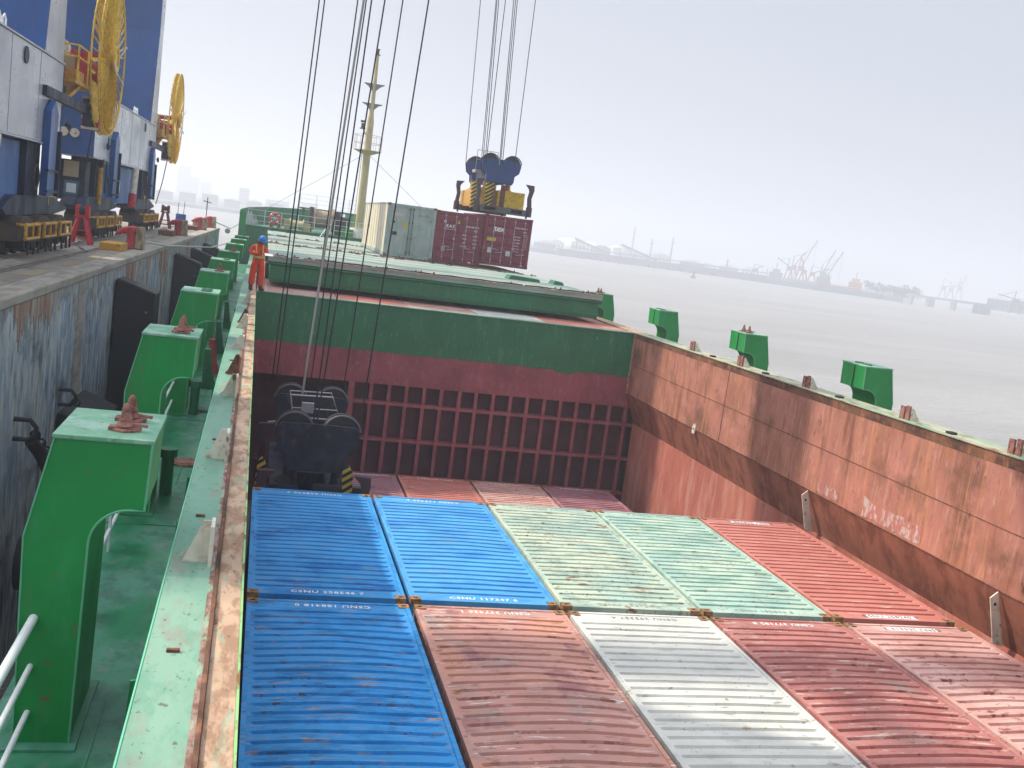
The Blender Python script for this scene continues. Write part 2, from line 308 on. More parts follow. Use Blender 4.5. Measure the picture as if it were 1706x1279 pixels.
QR = -0.018                   # the quay runs at a slight angle to the ship
QO = Vector((-4.72, 0, 0))
def Q(lx, ly, z=QZ):          # quay frame -> world
    p = Matrix.Rotation(QR, 4, 'Z') @ Vector((lx, ly, 0)); return (QO.x + p.x, p.y, z)
def qthing(name, label, cat, lx, ly, z=QZ, group=None, rz=0): return thing(name, label, cat, Q(lx, ly, z), QR + rz, group)
def quay():
    r = thing('quay', 'concrete quay alongside the ship with stained blue and white face', 'quay', QO, QR); r['kind'] = 'structure'
    del r['category']
    Y0, Y1 = -30, 67
    g = MB(); g.box(-60, -0.62, Y0, Y1, -9, QZ); g.build('quay_ground', M['concrete'], r, local=True)
    g = MB(); g.box(-.62, 0, Y0, Y1, QZ - .20, QZ + .02); g.build('coping', M['concrete_cope'], r, local=True, bevel=.04)
    g = MB(); g.box(-.62, -.03, Y0, Y1 - .01, -9, QZ - .20)
    ys = [-12, -2, 7.2, 16.2, 26, 36, 46, 56]
    g.build('quay_wall', M['quay_wall'], r, local=True)
    g = MB()
    for a, b, d in ((-6, 3.0, 1.6), (6.0, 9.0, 1.25), (19.8, 22.0, 3.2), (23.6, 24.8, 2.4), (29, 30.6, 3.6), (40, 42, 3.0), (53, 55, 2.4)):
        pass
    rq = random.Random(3)
    for a, b, d in ((-6, 3.0, 1.3), (5.6, 9.2, 1.1), (19.8, 22.0, 2.2), (24.8, 26.2, 2.0), (29, 31.6, 2.6), (40, 42, 2.4), (53, 55, 1.8)):
        g = MB(); n = max(6, int((b - a) * 16)); poly = [(a, QZ - .202)]; pz = rq.uniform(0, 6)
        for i in range(n + 1): poly.append((a + (b - a) * i / n, QZ - .2 - d * (.35 + .2 * math.sin(pz + i * .31) + .12 * math.sin(i * .9) + .33 * rq.random() ** 3) * min(1, .25 + i / 6, .25 + (n - i) / 6)))
        poly.append((b, QZ - .202)); g.prism(poly, -.05, -.02, 'x'); g.build('rust_streaked_panel', M['quay_rust'], r, local=True)
    g = MB(); yy = Y0; poly = [(Y0, QZ - .203)]
    while yy < Y1: poly.append((yy, QZ - .45 - .16 * math.sin(yy * .9) - .12 * math.sin(yy * 2.3) - .35 * rq.random() ** 3)); yy += .11
    poly.append((Y1, QZ - .203)); g.prism(poly, -.05, -.025, 'x'); g.build('pale_upper_band', mat('pale_streaked_wall_top', '#9a9e9c', .85, wear=[('#6a7884', (4, 2.6, .6), .50, .62, .8), ('#7a5f4c', (7, 5, .5), .56, .66, .8), ('#c8c8c2', (7, 6, .8), .60, .68, .7)], bump=(6, .4)), r, local=True)
    g = MB()
    for a in (12.0, 22.8, 31.5): g.box(-.05, -.012, a, a + .9, -7, QZ - .21)
    g.build('fender_pile', M['concrete_cope'], r, local=True)
    g = MB()                     # painted edge line and crane rails
    for k in range(24):
        g.box(-1.0, -.66, Y0 + k * 4, Y0 + k * 4 + 2, QZ + .004, QZ + .008)
    g.build('edge_marking', mat('worn_yellow_marking', '#a8905c', .85, wear=[('#8a8478', (6, 6, 6), .42, .58, .9)]), r, local=True)
    g = MB()
    for x in (-2.42,): 
        g.box(x - .04, x + .04, Y0, Y1 - .5, QZ + .002, QZ + .05); g.box(x - .24, x - .16, Y0, Y1 - .5, QZ + .002, QZ + .018); g.box(x + .16, x + .2, Y0, Y1 - .5, QZ + .002, QZ + .018)
    for x in (-1.35, -1.5): g.box(x - .03, x + .03, Y0, Y1 - .5, QZ + .002, QZ + .03)
    g.build('crane_rail', M['steelrail'], r, local=True)
    g = MB()
    for k in range(16): g.box(-60, -1.1, Y0 + k * 6 + .02, Y0 + k * 6 + .06, QZ + .001, QZ + .004)
    for x in (-8, -14, -22): g.box(x, x + .04, Y0, Y1, QZ + .001, QZ + .0045)
    g.build('slab_joint', M['dark'], r, local=True)
quay()

# ------------------------------------------------------------------ the ship
SH = thing('cargo_ship', 'green container ship with open rusty red hold moored along the quay', 'ship', (6.35, 20, WZ))
YB = 19.3
def xi(y): return -0.115 - 0.0066 * (y + 10.4)          # left coaming's inner edge
def xo(y): return -0.69 - 0.0028 * (y + 10.4)
def zr(y): return 3.0 + .0085 * max(-15, (20 - y)) * (1 if y < 20 else 0)
def ship():
    # hull with a tapering bow
    sec = [(-26, -2.0, 14.7), (58, -2.0, 14.7), (64, -1.5, 14.2), (70, .4, 12.3), (76, 3.2, 9.5), (80, 5.6, 7.1)]
    g = MB(); n = len(sec)
    vs = []; fs = []
    for y, a, b in sec: vs += [(a, y, DK - .02), (b, y, DK - .02), (b, y, WZ - 3), (a, y, WZ - 3)]
    for i in range(n - 1):
        o = i * 4
        for a, b in ((1, 2), (2, 3), (3, 0)): fs.append((o + a, o + b, o + b + 4, o + a + 4))
    fs += [(0, 1, 2, 3), ((n - 1) * 4, (n - 1) * 4 + 3, (n - 1) * 4 + 2, (n - 1) * 4 + 1)]
    g.add(vs, fs); g.build('hull', mat('dark_hull_paint', '#1d3d38', .5), SH)
    # side decks
    g = MB()
    g.box(-2.0, -0.6, -26, 60, DK - .05, DK); g.box(13.3, 14.7, -26, 60, DK - .05, DK); g.box(-.6, 13.3, 54, 60, DK - .05, DK)
    g.build('side_deck', M['deck'], SH)
    g = MB()
    for y in (-6.75, -.5, 6.4, 12.7, 18.4): g.box(-2.0, -.80, y - .95, y - .93, DK, DK + .012)
    for y in (-6.2, 2.6, 9.6): g.box(-1.18, -1.165, y - 1.9, y - .3, DK, DK + .012)
    g.build('deck_weld_seam', M['deck'], SH)
    for (x, y) in ((-1.12, 2.0), (-1.1, 6.6), (-1.12, 9.4)):
        g = MB(); g.cyl((x, y, DK), .26, .035, n=24); g.cyl((x, y, DK + .035), .2, .012, n=24)
        g.build('deck_manhole', M['rust_pink'] if y < 3 else M['deck'], SH)
    # left hatch coaming: outer wall, top plate, tan landing strip
    ys = [-26, -10.4, 0, 10, 20, 30, 40, 50, 56.5]
    def strip(x0f, x1f, z0, z1, name, m, b=.0, yy=ys):
        g = MB(); vs = []; fs = []
        for y in yy: vs += [(x0f(y), y, z0), (x1f(y), y, z0), (x1f(y), y, z1), (x0f(y), y, z1)]
        for i in range(len(yy) - 1):
            o = 4 * i
            for a, c in ((0, 1), (1, 2), (2, 3), (3, 0)): fs.append((o + a, o + c, o + c + 4, o + a + 4))
        e = 4 * (len(yy) - 1); fs += [(3, 2, 1, 0), (e, e + 1, e + 2, e + 3)]
        g.add(vs, fs); return g.build(name, m, SH, bevel=b)
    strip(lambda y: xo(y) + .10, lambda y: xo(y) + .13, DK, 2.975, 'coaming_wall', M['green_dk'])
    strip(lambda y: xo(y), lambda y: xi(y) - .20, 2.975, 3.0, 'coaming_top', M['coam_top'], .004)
    strip(lambda y: xo(y) - .012, lambda y: xo(y), 2.93, 3.006, 'coaming_edge_bar', mat('bright_green_edge_paint', '#6fc29a', .4, wear=[(RUST, (9, 9, 9), .68, .74, .7)]), .003)
    strip(lambda y: xi(y) - .215, lambda y: xi(y) - .185, 2.98, 3.022, 'seal_bar', M['rust_band'], .004)
    strip(lambda y: xi(y) - .25, lambda y: xi(y) - .216, 3.0, 3.004, 'rusty_paint_margin', mat('pinkish_rust_margin', '#9c8478', .8, wear=[('#6e4a3c', (12, 5, 12), .48, .62, .9), ('#8fb89c', (7, 2, 7), .56, .66, .9)]))
    strip(lambda y: xi(y) - .184, lambda y: xi(y) - .012, 2.95, 2.985, 'landing_strip', M['tan'], .004)
    strip(lambda y: xi(y) - .012, lambda y: xi(y) + .004, 2.80, 2.99, 'inner_edge', mat('lime_green_edge', '#8cc079', .5, wear=[(RUST, (9, 4, 9), .55, .66, .9)]), yy=[-26, -10.4, 0, YB])
    strip(lambda y: xi(y) - .03, lambda y: xi(y) - .005, DK - 7, 2.80, 'hold_side_wall', M['red'], yy=[-26, -10.4, 0, YB])
    # green stays along the outside of the left coaming
    for y in (-10.9, -9.2, -4.4, 1.2, 7.2, 13.6):
        g = MB(); g.prism([(xo(y) + .1, 2.93), (xo(y) - .06, 2.9), (xo(y) - .13, DK), (xo(y) + .1, DK)], y, y + .02); g.build('coaming_stay', M['green_dk'], SH)
    for y in (-6.0, -2.3, -1.2, 4.0, 7.6, 10.6):
        g = MB(); g.ring((xo(y) - .03, y, 2.86), .07, .014, 'x', 14, 6); g.build('lashing_eye', M['green_dk'], SH)
    # small welded pads on the left coaming top
    for y in (-9.0, -6.1, 3.4, -3.0):
        g = MB(); g.box(xo(y) + .12, xo(y) + .2, y, y + .03, 3.0, 3.02); g.build('welded_pad', M['rust'], SH)
    # hatch guide brackets standing on both coamings
    def bracket(x, y, s, h=.36, dirty=False):
        g = MB(); g.prism([(x - .11 * s, 3.0), (x + .09 * s, 3.0), (x + .09 * s, 3.0 + h), (x + .03 * s, 3.0 + h)], y, y + .02)
        b = g.build('guide_bracket', M['white_old'] if not dirty else M['rust'], SH)
        g = MB(); g.box(*sorted((x + .088 * s, x + .115 * s)), y - .12, y + .14, 3.0, 3.0 + h * .96); g.build('guide_plate', M['rust_pink'] if dirty else M['white_old'], b)
        g = MB(); g.prism([(x - .14 * s, 3.0), (x + .09 * s, 3.0), (x + .09 * s, 3.0 + h * .7)], y + .12, y + .14); g.build('gusset', M['white_old'], b)
    for i, y in enumerate((-7.3, -3.9, -.1, 1.9, 5.0, 8.4, 9.5, 14.3)): bracket(-.5 - .005 * i, y, 1, .34 if i != 4 else .28, dirty=i in (3, 6))
    # right coaming, chamfer and hold side
    yr = [-9, -3, 2, 7, 12, YB]
    def rstrip(name, pf, m):
        g = MB(); vs = []; fs = []
        P0 = pf(0); k = len(P0)
        for y in yr: vs += [(x, y, z) for x, z in pf(y)]
        for i in range(len(yr) - 1):
            o = k * i
            for a in range(k): c = (a + 1) % k; fs.append((o + a, o + c, o + c + k, o + a + k))
        fs += [tuple(range(k)), tuple(range(k * (len(yr) - 1), k * len(yr)))[::-1]]
        g.add(vs, fs); return g.build(name, m, SH)
    rstrip('coaming_panel', lambda y: [(12.9, .80), (12.94, .80), (12.94, zr(y) - .02), (12.9, zr(y) - .02)], M['red_coam'])
    rstrip('rusty_coaming_edge', lambda y: [(12.896, zr(y) - .20 - .05 * math.sin(y * 1.3)), (12.899, zr(y) - .20 - .05 * math.sin(y * 1.3)), (12.899, zr(y) - .03), (12.896, zr(y) - .03)], M['rust_band'])
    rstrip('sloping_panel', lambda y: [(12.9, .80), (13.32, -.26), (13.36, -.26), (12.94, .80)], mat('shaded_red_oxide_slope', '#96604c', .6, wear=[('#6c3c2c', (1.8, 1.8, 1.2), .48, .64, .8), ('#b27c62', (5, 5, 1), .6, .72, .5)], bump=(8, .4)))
    rstrip('hold_side', lambda y: [(13.30, -8), (13.36, -8), (13.36, -.26), (13.30, -.26)], M['red'])
    rstrip('weld_seam', lambda y: [(12.893, 1.86), (12.90, 1.86), (12.90, 1.876), (12.893, 1.876)], M['rust'])
    rstrip('lower_weld_seam', lambda y: [(12.89, .79), (12.905, .78), (12.905, .81), (12.89, .81)], M['rust'])
    rstrip('coaming_top_plate', lambda y: [(12.87, zr(y) - .02), (13.52, zr(y) - .02), (13.52, zr(y)), (12.87, zr(y))], mat('tan_green_top_plate', '#a8a48a', .6, wear=[('#6e9c80', (3, 1, 3), .5, .62, .8), (RUST, (6, 2, 6), .56, .68, .8)]))
    g = MB(); g.box(13.40, 13.43, -9, YB, DK, 2.95); g.build('outer_coaming_wall', M['green_dk'], SH)
    for y in (11.4,):
        g = MB(); g.box(12.892, 12.9, y, y + .02, .82, zr(y) - .04); g.build('vertical_weld_seam', M['rust'], SH)
    for (y0, y1, z0, z1) in ((1.9, 4.0, .84, 1.25), (5.0, 5.9, .84, 1.1)):
        g = MB(); nn = 14; poly = []
        for i in range(nn): poly.append((y0 + (y1 - y0) * i / (nn - 1), z1 + random.uniform(-.07, .07)))
        for i in range(nn): poly.append((y1 - (y1 - y0) * i / (nn - 1), z0 + random.uniform(0, .05)))
        g.prism(poly, 12.893, 12.8985, 'x'); g.build('primer_patch', M['primer'], SH)
    for y in (6.25, -.45):
        g = MB(); g.prism([(12.88, .78), (12.74, .66), (12.98, -.18), (13.2, -.24)], y, y + .025)
        b = g.build('side_bracket', M['white_old'], SH)
        g = MB(); g.cyl((12.86, y - .004, .55), .028, .004, 'y', 14); g.build('bolt_hole', M['hole'], b)
    g = MB(); g.prism([(13.05, .68), (13.23, .68), (13.23, .88), (13.14, .98), (13.05, .88)], 12.86, 12.9, 'x')
    b = g.build('padeye', M['white_old'], SH)
    g = MB(); g.cyl((12.855, 13.14, .82), .035, .004, 'x', 14); g.build('padeye_hole', M['hole'], b)
    for i, y in enumerate((14.4, 11.0, 7.3, 3.2, -.1)):
        z = zr(y); x = 13.12
        g = MB(); g.box(x - .10, x - .06, y - .02, y + .10, z, z + .30); g.box(x - .10, x - .06, y + .16, y + .30, z, z + .27); g.box(x - .06, x - .03, y - .02, y + .3, z, z + .14)
        b = g.build('guide_bracket', M['rust_pink'], SH)
        g = MB(); g.prism([(x - .055, z), (x + .16, z), (x - .02, z + .26), (x - .055, z + .26)], y - .04, y - .018); g.build('gusset', M['white_old'], b)
        g = MB(); g.box(x - .12, x + .02, y - 1.45, y - 1.28, z, z + .06); g.build('rest_pad', M['dark'], SH)
    # cross bulkhead
    xl, xr = xi(YB) + .005, 12.895
    g = MB(); g.box(xl, xr, YB, YB + .04, 1.42, 2.97)
    # torn lower edge of the green paint
    g.build('bulkhead_top_panel', M['green_dk'], SH)
    g = MB(); poly = [(xl, 1.42)]; 
    x = xl
    while x < xr: poly.append((x, 1.40 + random.uniform(-.018, .018) - (.10 if 10.2 < x < 10.7 else 0))); x += .22
    poly += [(xr, 1.42)]
    g.prism(poly, YB - .004, YB + .002); g.build('paint_edge', M['green_dk'], SH)
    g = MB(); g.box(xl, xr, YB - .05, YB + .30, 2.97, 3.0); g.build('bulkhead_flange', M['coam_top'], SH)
    g = MB(); g.box(xl, xr + .4, YB + .005, YB + .045, .30, 1.42); g.build('bulkhead_band', M['maroon'], SH)
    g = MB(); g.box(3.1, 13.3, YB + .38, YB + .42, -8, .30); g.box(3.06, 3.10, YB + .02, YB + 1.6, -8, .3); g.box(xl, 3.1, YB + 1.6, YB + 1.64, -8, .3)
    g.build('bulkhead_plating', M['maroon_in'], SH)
    k = 0
    x = 3.14
    while x < 13.2:
        g = MB(); jx = random.uniform(-.025, .025); g.add([(x - .06, YB, -8), (x + .06, YB, -8), (x + .06, YB + .02, -8), (x - .06, YB + .02, -8), (x - .06 + jx, YB, .298), (x + .06 + jx, YB, .298), (x + .06 + jx, YB + .02, .298), (x - .06 + jx, YB + .02, .298)], [(0, 3, 2, 1), (4, 5, 6, 7), (0, 1, 5, 4), (1, 2, 6, 5), (2, 3, 7, 6), (3, 0, 4, 7)]); g.box(x - .012, x + .012, YB + .021, YB + .38, -8, .298)
        g.build('vertical_stiffener', M['maroon'], SH); x += .615; k += 1
    for z in (-.36, -1.62, -2.92, -4.3):
        g = MB(); g.box(3.1, 13.3, YB - .012, YB + .37, z - .045, z + .045); g.build('horizontal_girder', M['maroon'], SH)
    g = MB(); g.box(3.0, 3.16, YB - .03, YB + .02, -8, .3); g.build('corner_post', M['maroon'], SH)
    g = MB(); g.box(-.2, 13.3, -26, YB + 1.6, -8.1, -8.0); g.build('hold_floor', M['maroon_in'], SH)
    g = MB(); g.box(12.86, 12.895, YB - .1, YB - .0, .8, 2.99); g.build('sunlit_corner_strip', M['tan'], SH)  # tan bar paints in the sunlit strip at the bulkhead's right end
    # sides of the next hold seen past the bulkhead
    g = MB(); g.box(12.3, 12.95, YB + .35, 56, 2.3, 2.95); g.box(-.3, -.05, YB + .35, 56, 2.3, 2.97); g.build('next_coaming', M['red_coam'], SH)
    g = MB(); g.box(12.95, 13.5, YB, 56, 2.95, 3.0); g.build('next_coaming_top', M['tan'], SH)
    g = MB(); g.box(12.95, 13.0, YB, 56, DK, 2.95); g.build('next_coaming_wall', M['green_dk'], SH)
    for ya, yb in ((34.6, 35.4), (46.6, 47.2)): g = MB(); g.box(-.05, 12.3, ya, yb, 2.3, 3.1); g.build('cross_deck', M['green_dk'], SH)
ship()

# ------------------------------------------------------------------ container posts on the side decks
def post_profile(s=1):
    p = [(-1.75, DK), (-1.34, DK), (-1.315, 2.75)]
    for i in range(9):
        a = math.pi - i / 8 * math.pi / 2
        p.append((-1.02 + .29 * math.cos(a), 3.08 + .29 * math.sin(a)))
    p += [(-.92, 3.37), (-.90, 3.9), (-1.6, 3.9), (-1.77, 3.12), (-1.77, 2.45)]
    return p
def make_post(y, dx, right=False, locks=2, zoff=0):
    X = (lambda x: 12.70 - x) if right else (lambda x: x + dx)
    g = MB(); g.prism([(X(x), z) for x, z in post_profile()], y, y + 1.0)
    p = g.build('container_post', M['green'], SH, bevel=.008)
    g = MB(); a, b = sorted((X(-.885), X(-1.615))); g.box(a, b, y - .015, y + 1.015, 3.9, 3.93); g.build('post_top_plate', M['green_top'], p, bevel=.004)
    # bright weld beads along the front edges
    g = MB(); pr = post_profile()
    g.tube([(X(x), y - .004, z) for x, z in pr[1:14]], .010, 5); g.tube([(X(x), y - .004, z) for x, z in [pr[13], pr[14], pr[15], pr[0]]], .008, 5)
    g.build('weld_bead', mat('pale_green_weld', '#5fae84', .5), p)
    g = MB(); a, b = sorted((X(-1.28), X(-1.85))); g.box(a, b, y - .12, y + 1.12, DK + .001, DK + .022); g.build('foot_plate', M['deck'], p)
    if right: 
        g = MB(); g.box(X(-.905) - .012, X(-.905) - .002, y + .44, y + .47, 3.38, 3.9); g.build('seam_strip', M['hole'], p)
    for k in range(locks):
        yy = y + (.30 if k == 0 else .66); xx = X(-1.14)
        g = MB(); g.cyl((xx, yy, 3.93), .115, .02, n=8); g.box(xx - .12, xx + .12, yy - .055, yy + .055, 3.93, 3.96)
        g.cyl((xx, yy, 3.965), .075, .035, n=12, r2=.055); g.cyl((xx, yy, 4.0), .05, .03, n=12); g.cyl((xx, yy, 4.03), .042, .085, n=10, r2=.03); g.cyl((xx, yy, 4.115), .03, .03, n=10, r2=.012)
        g.bar((xx, yy, 3.99), (xx + .17, yy - .05, 3.98), .025)
        g.build('twist_lock', M['rust_pink'], p, bevel=.004)
    if locks == 0:
        for yy in (y + .32, y + .68):
            g = MB(); g.ring((X(-1.14), yy, 3.94), .09, .02, 'z', 14, 6); g.box(X(-1.14) - .03, X(-1.14) + .03, yy - .12, yy + .12, 3.93, 3.955); g.build('lock_pad', M['green_dk'], p)
    return p
for i, (y, dx, k) in enumerate(((-7.25, 0, 2), (-.97, -.06, 2), (5.95, -.10, 0), (12.2, -.12, 1), (17.9, -.14, 0), (23.7, -.15, 2), (30.8, -.15, 0), (36.9, -.14, 0), (42.2, -.12, 0))):
    make_post(y, dx, False, k)
for y, k in ((5.9, 0), (12.2, 2), (19.1, 0), (-1.0, 0)): make_post(y, 0, True, k)
make_post(26.3, 0, True, 2)

# ------------------------------------------------------------------ guard rails between the left posts
def guard_rail(y0, y1, x=-1.66, n=2):
    g = MB()
    for z, r in ((2.47, .036), (2.08, .024), (1.70, .024)): g.tube([(x, y0, z), (x, y1, z)], r, 10)
    o = g.build('guard_rail', M['white'], SH, smooth=True)
    for k in range(n):
        yy = y0 + (y1 - y0) * (k + .75) / (n + .5)
        g = MB(); g.box(x - .015, x + .015, yy - .045, yy + .045, DK, 2.45); g.build('rail_post', M['white'], o)
guard_rail(-15, -7.25, n=4)
for a, b in ((-6.25, -.97), (.03, 5.95), (6.95, 12.2), (13.2, 17.9), (18.9, 23.7)): guard_rail(a, b, -1.70)
for y in (3.0, 9.0):
    g = MB(); g.tube([(-1.28, y - 2.9, DK), (-1.28, y - 2.9, 2.0)], .09, 12); g.cyl((-1.28, y - 2.9, 2.0), .13, .12, n=14)
    g.build('deck_vent', M['green_dk'], SH, smooth=True)
# green boxed valves and red hydrant on the left deck
g = MB(); g.prism([(-1.30, DK), (-.98, DK), (-1.10, 1.75), (-1.16, 2.3), (-1.30, 2.3)], 11.3, 11.5); g.build('hydrant_stand', M['bollard_red'], SH)
for y in (9.1, 14.9, 21.0):
    g = MB(); g.prism([(-1.30, DK), (-.98, DK), (-1.08, 1.7), (-1.18, 2.35), (-1.30, 2.35)], y, y + .3); g.build('deck_bracket', M['green_dk'], SH)

# ------------------------------------------------------------------ forecastle, mast, winches
def forecastle():
    Y = 60.0; Z = 4.17
    sec = [(Y, -1.75, 14.4), (64, -1.3, 14.0), (70, .8, 12.0), (76, 3.6, 9.2), (80, 5.9, 6.9)]
    g = MB(); vs = []; fs = []
    for y, a, b in sec: vs += [(a, y, DK), (b, y, DK), (b, y, Z), (a, y, Z)]
    for i in range(len(sec) - 1):
        o = 4 * i
        for a, b in ((0, 1), (1, 2), (2, 3), (3, 0)): fs.append((o + a, o + b, o + b + 4, o + a + 4))
    fs += [(3, 2, 1, 0), (16, 17, 18, 19)]
    g.add(vs, fs); g.build('forecastle', M['green_dk'], SH)
    g = MB(); g.box(-1.7, 14.3, Y - .04, Y + .06, Z, Z + .05); g.build('forecastle_edge', M['hatch_top'], SH)
    g = MB(); g.box(2.6, 3.9, Y - .03, Y - .002, 3.2, 3.85); g.build('forecastle_recess', M['hole'], SH)
    # bulwark
    pts = [(-2.0, Y - .35), (-1.95, 62), (-1.6, 66), (-.2, 72), (2.4, 77), (5.9, 81)]
    g = MB(); 
    for i in range(len(pts) - 1):
        (x0, y0), (x1, y1) = pts[i], pts[i + 1]; z0 = 5.16 + (y0 - 60) * .033; z1 = 5.16 + (y1 - 60) * .033
        g.add([(x0, y0, DK), (x0 + .06, y0, DK), (x1 + .06, y1, DK), (x1, y1, DK), (x0, y0, z0), (x0 + .06, y0, z0), (x1 + .06, y1, z1), (x1, y1, z1)],
              [(0, 1, 2, 3), (4, 5, 6, 7), (0, 1, 5, 4), (1, 2, 6, 5), (2, 3, 7, 6), (3, 0, 4, 7)])
        g.add([(12.7 - x0, y0, DK), (12.64 - x0, y0, DK), (12.64 - x1, y1, DK), (12.7 - x1, y1, DK), (12.7 - x0, y0, z0), (12.64 - x0, y0, z0), (12.64 - x1, y1, z1), (12.7 - x1, y1, z1)],
              [(0, 1, 2, 3), (4, 5, 6, 7), (0, 1, 5, 4), (1, 2, 6, 5), (2, 3, 7, 6), (3, 0, 4, 7)])
    g.build('bulwark', M['green_dk'], SH)
    g = MB(); g.box(-2.0, -1.55, Y - .4, Y - .34, DK + 1.7, 5.16); g.build('bulwark_end', M['green'], SH)
    for k in range(5):
        y = 61.4 + k * 1.7
        g = MB(); x = -1.85 + max(0, (y - 62)) * .1; g.prism([(x, Z), (x + .5, Z), (x + .08, 5.1), (x, 5.1)], y, y + .03); g.build('bulwark_stay', M['white'], SH)
    # rails
    def rail(x0, x1, n, y=Y, z=Z, h=1.12, t=.03):
        g = MB()
        for k in (1, .66, .33): g.bar((x0, y, z + h * k), (x1, y, z + h * k), t)
        o = g.build('forecastle_rail', M['white'], SH)
        for i in range(n): 
            x = x0 + (x1 - x0) * i / (n - 1); g = MB(); g.bar((x, y, z), (x, y, z + h), .04); g.build('rail_post', M['white'], o)
    rail(-1.45, 4.3, 6); rail(4.55, 7.1, 4)
    rail(2.2, 7.2, 5, y=67, z=5.9, h=1.0, t=.022)
    g = MB(); g.tube([(4.3, Y - .05, Z + .8), (4.05, Y - .5, Z + .6), (3.3, Y - 2.4, Z - .45)], .03, 8); g.tube([(3.75, Y - 1.3, Z - .0), (3.75, Y - 1.3, 3.4)], .025, 8)
    g.build('stair_handrail', M['white'], SH)
    g = MB(); g.box(2.2, 7.2, 65.6, 68.4, 5.78, 5.9); g.box(2.4, 2.6, 66, 66.2, Z, 5.8); g.box(6.9, 7.1, 66, 66.2, Z, 5.8); g.build('windlass_platform', M['green_dk'], SH)
    # windlass
    w = MB(); w.cyl((3.3, 63.2, 5.2), .62, 1.2, 'x', 22); w.cyl((3.15, 63.2, 5.2), .85, .14, 'x', 26); w.cyl((4.5, 63.2, 5.2), .85, .14, 'x', 26)
    b = w.build('windlass_drum', M['buff'], SH)
    for a, c, h in ((2.85, 3.1, 6.0), (4.7, 5.1, 5.9)): w = MB(); w.box(a, c, 62.7, 63.8, Z, h); w.build('side_frame', M['dark'], b)
    w = MB(); w.cyl((5.1, 63.2, 5.2), .35, .7, 'x', 16); w.box(5.1, 5.7, 62.5, 63.6, Z, 5.5); w.build('windlass_motor', M['dark'], b)
    w = MB(); w.cyl((1.5, 61.9, 4.55), .3, .9, 'x', 16); w.cyl((1.45, 61.9, 4.55), .45, .08, 'x', 20); w.cyl((2.4, 61.9, 4.55), .45, .08, 'x', 20); w.box(1.1, 1.42, 61.6, 62.3, Z, 4.9); w.box(2.5, 2.95, 61.6, 62.3, Z, 4.75)
    w.build('mooring_winch', M['cream'], SH)
    for x in (.2, .75): w = MB(); w.cyl((x, 61.6, Z), .16, .55, n=14); w.cyl((x, 61.6, Z + .5), .2, .06, n=14); w.build('mooring_bitt', M['rust_pink'], SH)
    w = MB(); w.box(5.2, 6.0, 61.2, 61.9, Z, 4.75); w.build('deck_locker', M['green'], SH)
    # mast
    C = (6.45, 62.0)
    mz = [Z, 5.2, 9.9, 12.6, 13.2, 15.6, 17.3]; mr = [.32, .30, .27, .25, .17, .14, .10]
    g = MB(); g.tube([(C[0], C[1], z) for z in mz], mr, 18); ms = g.build('mast', M['cream'], SH, smooth=True)
    g = MB(); g.cyl((C[0], C[1], Z), .85, .75, n=18, r2=.62); g.build('mast_base', M['white_old'], ms)
    g = MB(); g.cyl((C[0], C[1], 10.25), .33, .25, n=16, r2=.95); g.cyl((C[0], C[1], 10.5), 1.0, .05, n=18); g.build('lookout_platform', M['cream'], ms)
    g = MB()
    for z in (11.05, 11.6): g.ring((C[0], C[1], z), 1.0, .016, 'z', 18, 5)
    for k in range(12): a = k * math.pi / 6; g.bar((C[0] + math.cos(a), C[1] + math.sin(a), 10.5), (C[0] + math.cos(a), C[1] + math.sin(a), 11.6), .022)
    g.build('platform_rail', mat('rusty_rail', '#a08c80', .6), ms)
    for z, w_, h_ in ((15.1, .72, .16), (13.75, .72, .12)):
        g = MB(); g.prism([(C[0] - w_, z + h_), (C[0] - w_ * .6, z), (C[0] - .14, z - .3), (C[0] + .14, z - .3), (C[0] + w_ * .6, z), (C[0] + w_, z + h_), (C[0] + w_, z + h_ + .04), (C[0] - w_, z + h_ + .04)], C[1] - .12, C[1] + .12)
        g.build('mast_arm', mat('dull_mast_arm', '#70706a', .6), ms)
    g = MB(); g.cyl((C[0], C[1], 17.3), .2, .05, n=12); g.cyl((C[0], C[1], 17.35), .09, .35, n=10); g.cyl((C[0], C[1], 17.7), .15, .04, n=12); g.build('mast_light', M['dark'], ms)
    g = MB(); g.box(C[0] - .75, C[0] - .35, C[1] - .6, C[1] - .2, 12.0, 12.05); g.cyl((C[0] - .55, C[1] - .4, 12.05), .12, .35, n=12); g.box(C[0] - .72, C[0] - .38, C[1] - .5, C[1] - .36, 12.45, 12.6); g.bar((C[0] - .5, C[1] - .3, 12.0), (C[0] - .2, C[1], 11.6), .05)
    g.build('radar_scanner', M['dark'], ms)
    for sx in (-1, 1):
        g = MB(); g.tube([(C[0] + sx * .25, C[1], 10.2), (C[0] + sx * 7.0, C[1] + 1, 5.2)], .014, 5); g.build('mast_stay', M['grey_rope'], ms)
    g = MB()
    for s in (-.12, .12): g.bar((C[0] - .45 + s * 0, C[1] - .3 + s, Z), (C[0] - .38, C[1] - .3 + s, 10.3), .025)
    for k in range(20): g.bar((C[0] - .44, C[1] - .42, Z + .3 * (k + 1)), (C[0] - .44, C[1] - .18, Z + .3 * (k + 1)), .018)
    g.build('mast_ladder', M['cream'], ms)
forecastle()
lb = MB(); lb.ring((.39, 59.9, 4.86), .33, .075, 'y', 32, 10)
lbo = thing('lifebuoy', 'orange-red ring lifebuoy hanging on the white bow railing', 'lifebuoy', (.39, 59.9, 4.5))
lb.build('buoy_ring', M['lifered'], lbo, smooth=True)
g = MB()
for k in range(4): a = math.pi / 4 + k * math.pi / 2; g.ring((.39, 59.9, 4.86), .33, .082, 'y', 3, 10, a0=a - .1, a1=a + .1)
